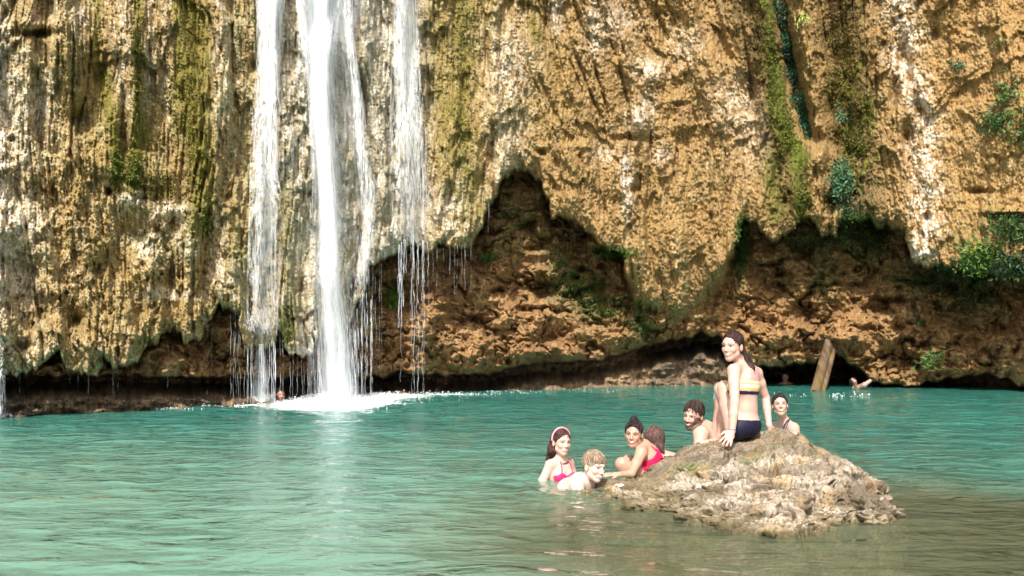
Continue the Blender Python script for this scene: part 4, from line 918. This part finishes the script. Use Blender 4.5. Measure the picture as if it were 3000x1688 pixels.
for (u, v, d) in ((1822, 1360, 8.66), (1842, 1352, 8.86)):
    K = W(u, v, d); Hp = W(1905, 1410, d+.05); A_ = W(1832, 1440, d+.02)
    B.chain([Hp, Hp*.45+K*.55, K], [.075, .066, .053], .03); B.chain([K, K*.6+A_*.4+np.array([.02, 0, 0]), A_], [.05, .048, .032], .02)
V, Fc, Nn = finish(p3, B, hf, (.50, .295, .21), 4, smile=.9, hair=(.012, .008, .008)); eyes(p3, hf, .7)
hair_build(hf, col=(.010, .007, .009), col2=(.045, .030, .035), root=p3, extra=[((.015, -.045, .125), (.036, .036, .032), .012), ((.0, -.03, .10), (.04, .04, .03), .02)]); strands(p3, hf, 60, 'back', (.008, .006, .008), (.06, .035, .035), node=(.015, -.06, .10))
def suit3(P):
    x, y, z = (P-ch)@tfr.x, (P-ch)@tfr.y, (P-ch)@tfr.z
    side = np.abs(x)
    arm = np.linalg.norm(np.cross(P-SN, unit(E_-SN)), axis=1) < .052
    scoop = .05-.13*smooth(.0, .10, -y)*(1-smooth(.05, .13, side))      # low scoop in the middle of the back
    u_ = 1500+P[:, 0]/8.72*F; v_ = HZ+(CAMH-P[:, 2])*F/8.72
    ok = (v_ > np.interp(u_, [1868, 1890, 1912, 1928, 1940], [1348, 1350, 1341, 1324, 1302])) & (z > -.42) & (P[:, 0] > W(1868, 1380, 8.8)[0]) & ~(arm & (P[:, 1] < 8.69)) & (np.hypot(x, y) < .22)
    return ok
garment('swimsuit', V, Fc, Nn, suit3, (.62, .015, .09), p3, .006)
Sb = W(1941, 1336, 8.86)
mesh('swimsuit_strap', *tube([nb+np.array([.01, -.045, .02]), W(1912, 1312, 8.76), W(1930, 1326, 8.76), W(1938, 1340, 8.76)], [.006, .008, .012, .014], 6), M_CLOTH, p3, cols=np.tile((.62, .015, .09), (24, 1)))

# ------------------------------------------------------------------ person with wet brown hair seen from behind
q = W(1925, 1330, 9.3); p4 = person(q, 'person with wet brown shoulder length hair seen from behind near the woman with the bun')
B = Body(.005); hf = Frame(W(1916, 1290, 9.25), (-.35, .9, 0), (-.05, 0, 1), .95); nb = W(1930, 1335, 9.2)
add_head(B, hf, smile=0, neck=nb, neck_r=.042)
B.ell(W(1940, 1362, 9.22), (.15, .10, .12), .04); B.cone(nb, W(1968, 1342, 9.25), .045, .042, .03); B.cone(nb, W(1898, 1345, 9.3), .045, .042, .03)
B.chain([W(1968, 1342, 9.25), W(1992, 1358, 9.2), W(1998, 1400, 9.2)], [.042, .034, .028], .02)
finish(p4, B, hf, (.56, .38, .30), 5, smile=0)
hair_build(hf, [(hf.w((0, -.06, .0)), W(1930, 1308, 9.17), .062, .045), (W(1930, 1308, 9.17), W(1944, 1324, 9.14), .035, .012)], col=(.05, .028, .024), col2=(.16, .09, .075), root=p4, cap=(.084, .104, .090)); strands(p4, hf, 90, 'part', (.04, .022, .018), (.20, .11, .09), cap=(.0845, .1045, .0905))

# ------------------------------------------------------------------ bearded man
q = W(2065, 1300, 9.0); p5 = person(q, 'bearded man with tousled dark hair looking back over his bare shoulder behind the boulder')
B = Body(.0045); hf = Frame(W(2031, 1217, 8.92), (-.58, -.79, -.12), (.20, 0, 1), .98); nb = W(2066, 1256, 9.02)
add_head(B, hf, smile=.7, male=1., neck=nb, neck_r=.054)
SN = W(2054, 1272, 8.86); SF = W(2105, 1268, 9.20); tfr = Frame((0, 0, 0), (-.7, .6, 0), (-.1, 0, 1))
B.ell(W(2082, 1305, 9.04), (.19, .12, .17), .05, tfr); B.ell(W(2090, 1350, 9.08), (.16, .11, .16), .05, tfr)
B.cone(nb, SN, .058, .058, .04); B.cone(nb, SF, .058, .056, .04); B.ell(W(2078, 1282, 8.93), (.07, .035, .08), .03, tfr)
B.chain([SN, W(2050, 1320, 8.80), W(2040, 1370, 8.8)], [.060, .050, .04], .03); B.chain([SF, W(2125, 1320, 9.25)], [.056, .045], .03)
finish(p5, B, hf, (.60, .39, .31), 6, smile=.7, hair=(.02, .014, .012), beard=True); eyes(p5, hf, .8)
hair_build(hf, col=(.014, .010, .011), col2=(.07, .045, .04), root=p5, grain=(90, 30), nape=False,
           extra=[((x, .058-abs(x)*.3, .078-abs(x)*.3), (.010, .012, .016), .010) for x in (-.04, -.012, .02)]); strands(p5, hf, 120, 'short', (.012, .009, .009), (.08, .05, .04), r=.0036, cap=(.081, .101, .088))

# ------------------------------------------------------------------ squinting woman behind the boulder on the right
q = W(2305, 1270, 9.9); p7 = person(q, 'grinning woman with tied back hair and navy strap behind the right side of the boulder')
B = Body(.0048); hf = Frame(W(2285, 1187, 9.9), (-.14, -.95, .16), (-.06, 0, 1), .88); nb = W(2296, 1236, 9.98)
add_head(B, hf, smile=1., neck=nb, neck_r=.044)
SN = W(2324, 1256, 9.9); SF = W(2272, 1252, 10.12); tfr = Frame((0, 0, 0), (-.7, -.5, 0))
B.ell(W(2302, 1285, 10.02), (.16, .10, .16), .04, tfr); B.cone(nb, SN, .042, .052, .03); B.cone(nb, SF, .042, .046, .03)
B.chain([SN, W(2334, 1300, 9.86), W(2330, 1340, 9.8)], [.052, .042, .034], .02)
B.ell(W(2304, 1330, 10.04), (.13, .10, .16), .05, tfr)
V, Fc, Nn = finish(p7, B, hf, (.57, .35, .275), 7, smile=1., hair=(.02, .012, .012)); eyes(p7, hf, .45)
hair_build(hf, col=(.014, .008, .009), col2=(.07, .035, .04), root=p7, cap=(.078, .098, .084), extra=[((0, -.10, -.01), (.03, .035, .035), .02)]); strands(p7, hf, 60, 'back', (.012, .008, .008), (.09, .04, .04))
mesh('swimsuit_strap', *tube([W(2313, 1229, 9.93), W(2306, 1234, 9.84), W(2299, 1246, 9.82), W(2292, 1262, 9.84), W(2288, 1285, 9.86)], [.006, .007, .008, .009, .012], 6), M_CLOTH, p7, cols=np.tile((.02, .015, .08), (30, 1)))
garment('swimsuit', V, Fc, Nn, lambda P: (P[:, 2] < W(2300, 1275, 9.9)[2]) & (P[:, 2] > -.2) & (P[:, 0] < SN[0]-.05), (.02, .015, .08), p7)

# ------------------------------------------------------------------ swimmer between the falls
p8 = person(W(820, 1176, 18.3), 'dark haired man swimming with only his head out between the waterfalls')
B = Body(.006); hf = Frame(W(821, 1157, 18.3), (.45, -.88, 0), (0, 0, 1), 1.0); nb = W(819, 1182, 18.3)
add_head(B, hf, smile=0, male=1, neck=nb, neck_r=.055); B.ell(nb+np.array([0, 0, -.10]), (.20, .12, .12), .04); B.cone(nb, nb+np.array([-.18, 0, -.10]), .05, .05, .03); B.cone(nb, nb+np.array([.18, 0, -.10]), .05, .05, .03)
finish(p8, B, hf, (.52, .24, .20), 8, smile=0, beard=True); eyes(p8, hf)
hair_build(hf, col=(.012, .010, .010), col2=(.04, .03, .03), root=p8, nape=False)
# two people in the dark openings under the cliff
p9 = person(W(2299, 1130, 26.), 'dimly visible bather in the dark opening left of the leaning log')
B = Body(.008); hf = Frame(W(2301, 1105, 26.), (-.3, -.9, 0)); nb = W(2301, 1122, 26.); add_head(B, hf, smile=0, neck=nb)
B.ell(nb+np.array([0, 0, -.14]), (.19, .11, .13), .04); B.cone(nb, nb+np.array([-.17, 0, -.07]), .05, .05, .03); B.cone(nb, nb+np.array([.17, 0, -.07]), .05, .05, .03)
finish(p9, B, hf, (.42, .26, .22), 9, smile=0); hair_build(hf, col=(.012, .010, .010), col2=(.04, .03, .03), root=p9)
p10 = person(W(2500, 1135, 23.5), 'dark haired bather in the right cave opening reaching one bare arm to the rock')
B = Body(.008); hf = Frame(W(2500, 1122, 23.5), (.5, .7, .2)); nb = W(2508, 1138, 23.4); add_head(B, hf, smile=0, neck=nb)
B.ell(nb+np.array([.02, 0, -.10]), (.18, .11, .11), .04); B.chain([nb+np.array([.03, -.05, .02]), W(2532, 1128, 23.2), W(2549, 1116, 23.2)], [.055, .05, .038], .03)
B.chain([nb+np.array([-.02, -.08, .0]), W(2504, 1118, 23.2), W(2497, 1112, 23.2)], [.04, .035, .028], .02)
finish(p10, B, hf, (.40, .25, .20), 10, smile=0); hair_build(hf, col=(.012, .010, .012), col2=(.05, .03, .035), root=p10)
# ------------------------------------------------------------------ leaning log
top = W(2438, 992, 24.2); bot = W(2392, 1160, 22.4)
lg = empty('leaning_log', tuple(bot), 'weathered split tree log leaning out of the water against the cave roof', 'log')
def logpart(name, dx, rx_, ry_, seed, cut=0.):
    n = 40; k = 22; ax_ = unit(top-bot); sx = unit(np.cross(ax_, (0, 1, 0))); sy = np.cross(sx, ax_); V = []
    if sx[0] < 0: sx = -sx
    for i in range(n):
        t_ = i/(n-1); c0 = bot+(top-bot)*(t_*(1-cut))+sx*dx*(1-.15*t_)
        for j in range(k):
            a = 2*PI*j/k; w_ = 1+.10*float(noise(np.array([math.cos(a)*1.5+seed]), np.array([math.sin(a)*1.5+t_*3]), 77)[0])+.05*float(noise(np.array([a*3.]), np.array([t_*14.+seed]), 78)[0])
            w_ *= .80+.2*math.sin(min(1., (1-t_)*14)*PI/2)
            V.append(c0+sx*rx_*math.cos(a)*w_+sy*ry_*math.sin(a)*w_)
    V = np.array(V); i = np.arange(n*k).reshape(n, k); j = np.roll(i, -1, 1)
    Fc = np.stack([i[:-1], i[1:], j[1:], j[:-1]], -1).reshape(-1, 4)
    V = np.concatenate([V, [V[-k:].mean(0)]]); cap_ = [[(n-1)*k+a, (n-1)*k+(a+1) % k, n*k, n*k] for a in range(k)]
    t_ = (V-bot)@unit(top-bot)/np.linalg.norm(top-bot)
    C = np.zeros((len(V), 3)); C[:] = (.085, .052, .030); g = noise(V[:, 0]*16, V[:, 2]*2.5, 79); C = blend(C, (.20, .13, .06), smooth(0, .5, g)); C = blend(C, (.14, .11, .03), smooth(.6, .1, t_)*.6*smooth(.5, -.3, g)); C = blend(C, (.22, .16, .12), smooth(.25, .6, -g)*.7)
    mesh(name, V, Fc, M_WOOD, lg, cols=C)
    mesh('end_grain', np.concatenate([V[(n-1)*k:n*k], [V[-1]+.012*unit(top-bot)]]), [[a, (a+1) % k, k, k] for a in range(k)] if False else np.array([[a, (a+1) % k, k] for a in range(k)]), M_WOOD, lg, cols=np.tile((.30, .22, .16), (k+1, 1)))
logpart('trunk_half', -.05, .105, .10, 3); logpart('trunk_half', .10, .065, .085, 8, .05)

# ------------------------------------------------------------------ plants: small leaves spread through a volume, standing out from the rock
PR = np.random.RandomState(12)
def leaf_cloud(C_, nrm, size, col, n, aspect=.45, droop=.3):
    """n leaf blades (two triangles folded on the midrib)"""
    C_ = np.asarray(C_); d = PR.normal(0, 1, (n, 3)); d[:, 1] -= .5; d[:, 2] -= droop; d /= np.linalg.norm(d, axis=1)[:, None]
    s = np.cross(d, PR.normal(0, 1, (n, 3))); s /= np.linalg.norm(s, axis=1)[:, None]; up = np.cross(s, d)
    L_ = size*PR.uniform(.6, 1.3, n)[:, None]
    a = C_; b = C_+d*L_*.5+s*L_*aspect*.5+up*L_*.1; e = C_+d*L_; f = C_+d*L_*.5-s*L_*aspect*.5+up*L_*.1
    V = np.stack([a, b, e, f], 1).reshape(-1, 3); i = np.arange(n)[:, None]*4
    Fc = np.concatenate([i+[0, 1, 2], i+[0, 2, 3]]); k = PR.uniform(.55, 1.5, n)[:, None]; hue = PR.uniform(-.02, .02, (n, 1))*np.array([[1, .3, -1]])
    cc = np.clip(np.array(col)*k+hue, .004, .9); return V, Fc, np.repeat(cc, 4, 0)
def plant(name, label, cat, pts, size, n, col, jit, group=None, out=.12, stems=6, aspect=.45):
    """pts: (u, v) path or cluster centres on the rock"""
    pts = np.array(pts, float); P3 = np.array([W(u, v, cd(u, v)-out) for u, v in pts[:, :2]]); base = P3[0]
    root = empty(name, tuple(base), label, cat, group)
    t_ = PR.uniform(0, len(pts)-1, n) if len(pts) > 1 else np.zeros(n); i0 = np.floor(t_).astype(int).clip(0, max(len(pts)-2, 0)); fr_ = (t_-i0)[:, None]
    c0 = P3[i0]*(1-fr_)+P3[np.minimum(i0+1, len(pts)-1)]*fr_
    j = PR.normal(0, 1, (n, 3))*np.array([jit[0], .10, jit[1]]); clump = np.round(PR.uniform(0, 25, n))
    off = np.stack([np.sin(clump*12.9)*jit[0]*.9, np.zeros(n), np.cos(clump*7.7)*jit[1]*.9], -1)
    V, Fc, cc = leaf_cloud(c0+j*.6+off, None, size, col, n, aspect)
    mesh('foliage', V, Fc, M_LEAF, root, cols=cc, sm=False)
    sp = []
    for k in range(stems):
        a = c0[k*7 % n]+j[k*7 % n]*.5; sp.append(tube([a+np.array([0, out+.12, .05]), a+np.array([0, .05, .02]), a+np.array([PR.uniform(-.1, .1), -.06, -.12])], [.008, .006, .003], 4))
    V, Fc = join(sp); tag(mesh('stem', V, Fc, M_LEAF, root, cols=np.tile((.10, .08, .03), (len(V), 1))), kind='stuff')
    return root
BL = (.040, .095, .048); GR = (.07, .13, .02); DK = (.022, .055, .012)
plant('hanging_vine', 'upper length of the bluish green vine trailing down the mossy crevice, at the frame top', 'vine', [(2255,-60),(2268,20),(2300,90),(2298,130)], .085, 1500, BL, (.16, .12))
plant('hanging_vine', 'middle length of the bluish green vine, widest part in the mossy crevice', 'vine', [(2290,110),(2300,160),(2320,200),(2338,232)], .085, 1700, BL, (.17, .10))
plant('hanging_vine', 'lowest length of the bluish green vine ending in a narrow dark tip', 'vine', [(2350,270),(2352,320),(2362,350),(2376,400)], .08, 1500, (.03, .095, .045), (.14, .10))
plant('fern', 'small pale yellow green fern beside the top of the long vine', 'fern', [(2340,62),(2352,48),(2362,58)], .12, 60, (.40, .48, .12), (.06, .05), aspect=.25, out=.25)
plant('shrub', 'round pale bluish shrub growing below the long vine', 'shrub', [(2462,490),(2460,515),(2458,540),(2478,548)], .09, 800, (.07, .16, .075), (.13, .13), out=.25)
plant('shrub', 'few small bluish sprigs on the dark moss above the round shrub', 'shrub', [(2462,312),(2470,335),(2480,345)], .075, 110, (.07, .18, .10), (.10, .10))
plant('plant_tuft', 'green tuft in the crack right below the round shrub', 'plant', [(2450,600),(2470,618),(2478,640)], .09, 420, DK, (.16, .14), out=.2)
plant('plant_tuft', 'leafy tuft high on the golden rock at the right frame edge', 'plant', [(2950,250),(2948,275),(2930,300)], .11, 150, (.08, .15, .04), (.12, .14))
plant('plant_tuft', 'dark bluish clump low in the group on the right golden rock', 'plant', [(2898,360),(2915,350),(2925,370)], .10, 320, (.05, .11, .03), (.20, .12))
plant('plant_tuft', 'green clump cut by the right frame edge beside the dark bluish clump', 'plant', [(2975,340),(2990,360),(2992,400)], .11, 300, (.06, .12, .025), (.22, .24))
plant('plant_tuft', 'tiny green sprig alone on the golden rock under the frame top', 'plant', [(2915,130),(2938,120)], .08, 50, GR, (.08, .05))
plant('plant_tuft', 'small bluish sprig left of the right edge clumps', 'plant', [(2796,190),(2802,192)], .08, 90, (.05, .12, .06), (.10, .06))
plant('shrub', 'mounded bright green shrub on the lip at the lower right of the golden rock', 'shrub', [(2930,650),(2960,660),(2985,675),(2940,690)], .10, 800, (.045, .09, .02), (.22, .13), out=.15)
plant('shrub', 'lime green bushy clump hanging on the lip below the mounded shrub', 'shrub', [(2838,760),(2855,775),(2865,745),(2890,735)], .10, 800, (.075, .15, .025), (.19, .13), out=.2)
plant('shrub', 'dark grey green clump under the mounded shrub at the right edge', 'shrub', [(2935,770),(2965,780),(2990,760),(2950,800)], .10, 800, (.03, .06, .02), (.20, .12), out=.25)
plant('plant_tuft', 'small teal sprig hanging from the lip left of the lime green clump', 'plant', [(2758,780),(2764,786)], .08, 90, (.04, .22, .11), (.08, .06), out=.2)
fx = [(2700,1050),(2715,1062),(2732,1042),(2745,1052),(2712,1075)]
plant('fern', 'bright green fern fronds low on the brown rock right of the cave opening', 'fern', fx, .16, 90, (.07, .15, .03), (.14, .10), aspect=.22, out=.2)
plant('fern', 'little fern sprig on the brown rock above the low bright fern', 'fern', [(2695,935),(2700,950)], .10, 50, (.07, .15, .05), (.07, .08), aspect=.25)
plant('plant_tuft', 'dark green tuft on the wet cave wall behind the rightmost waterfall', 'plant', [(1140,845),(1148,880),(1154,905)], .08, 420, (.07, .13, .012), (.10, .12), out=.1)
# ground-hugging moss tufts over the mossy rock
def moss(label, spots, size, n):
    C_ = []; cc0 = []
    for (u, v, su, sv, k, col) in spots:
        m_ = int(n*k); uu = u+PR.normal(0, .55, m_)*su; vv = v+PR.normal(0, .55, m_)*sv
        dd = cliff_depth(uu[None], vv[None])[0][0]-.015
        C_.append(np.stack([(uu-1500)*dd/F, dd, CAMH-(vv-HZ)*dd/F], -1)); cc0.append(np.tile(col, (m_, 1)))
    C_ = np.concatenate(C_); cc0 = np.concatenate(cc0)
    V, Fc, cc = leaf_cloud(C_, None, size, (1, 1, 1), len(C_), .5, .8); cc = np.clip(np.repeat(cc0, 4, 0)*np.clip(cc, .4, 1.5), .004, .6)
    tag(mesh('moss', V, Fc, M_LEAF, cols=cc, sm=False), label, 'moss', kind='stuff')
G1 = (.06, .10, .015); G2 = (.11, .125, .012); G3 = (.15, .13, .015)
moss('bright and dark green moss on the brown cave wall under the arch', [(1690,840,90,45,1,G1),(1760,900,80,40,1,G1),(1430,750,22,14,.4,(.07,.14,.02)),(1500,650,70,90,.5,G1),(1800,738,60,16,.9,(.05,.11,.015)),(1640,750,40,40,.4,G1),(1880,940,30,60,.8,G1)], .05, 1500)
moss('green moss curtain and cushions in the recess on the right', [(2172,720,20,90,1.2,(.06,.12,.015)),(2390,700,110,30,.6,DK),(2500,660,50,60,.9,G1),(2560,700,60,50,.8,DK),(2420,830,50,50,.4,G1),(2760,815,150,30,1.2,DK),(2850,860,90,50,.7,DK)], .055, 1500)
moss('olive and rust moss strips beside the long vine', [(2262,230,12,120,1,G2),(2300,390,22,60,1,G2),(2225,80,26,90,.8,(.09,.06,.012)),(2470,100,55,110,1.2,(.10,.075,.015)),(2480,250,50,100,1.1,G3),(2545,330,20,60,.5,G2),(2500,420,40,70,.7,G2),(2350,560,22,80,.6,G2)], .055, 1700)
moss('olive moss strips on the left cliff face', [(405,200,12,180,.6,G3),(560,300,24,250,.9,G3),(345,480,16,60,.8,G2),(392,500,18,60,.8,G2),(605,640,18,40,.3,G2),(1352,300,26,300,.7,G3),(840,950,20,60,.4,G2),(480,550,60,60,.4,G3)], .045, 1500)
# floating leaf
V, Fc, cc = leaf_cloud([W(820, 1355, 9.64)+np.array([0, 0, .01])], None, .12, (.12, .05, .04), 1)
V = np.array([[0, 0, 0], [.06, .02, .006], [.13, .0, .002], [.06, -.02, .004]])+W(806, 1355, 9.64)*np.array([1, 1, 0])+np.array([0, 0, .03])
tag(mesh('floating_leaf', V, [[0, 1, 2], [0, 2, 3]], M_LEAF, cols=np.tile((.14, .06, .05), (4, 1)), sm=False), 'small reddish leaf floating alone on the open pool', 'leaf')
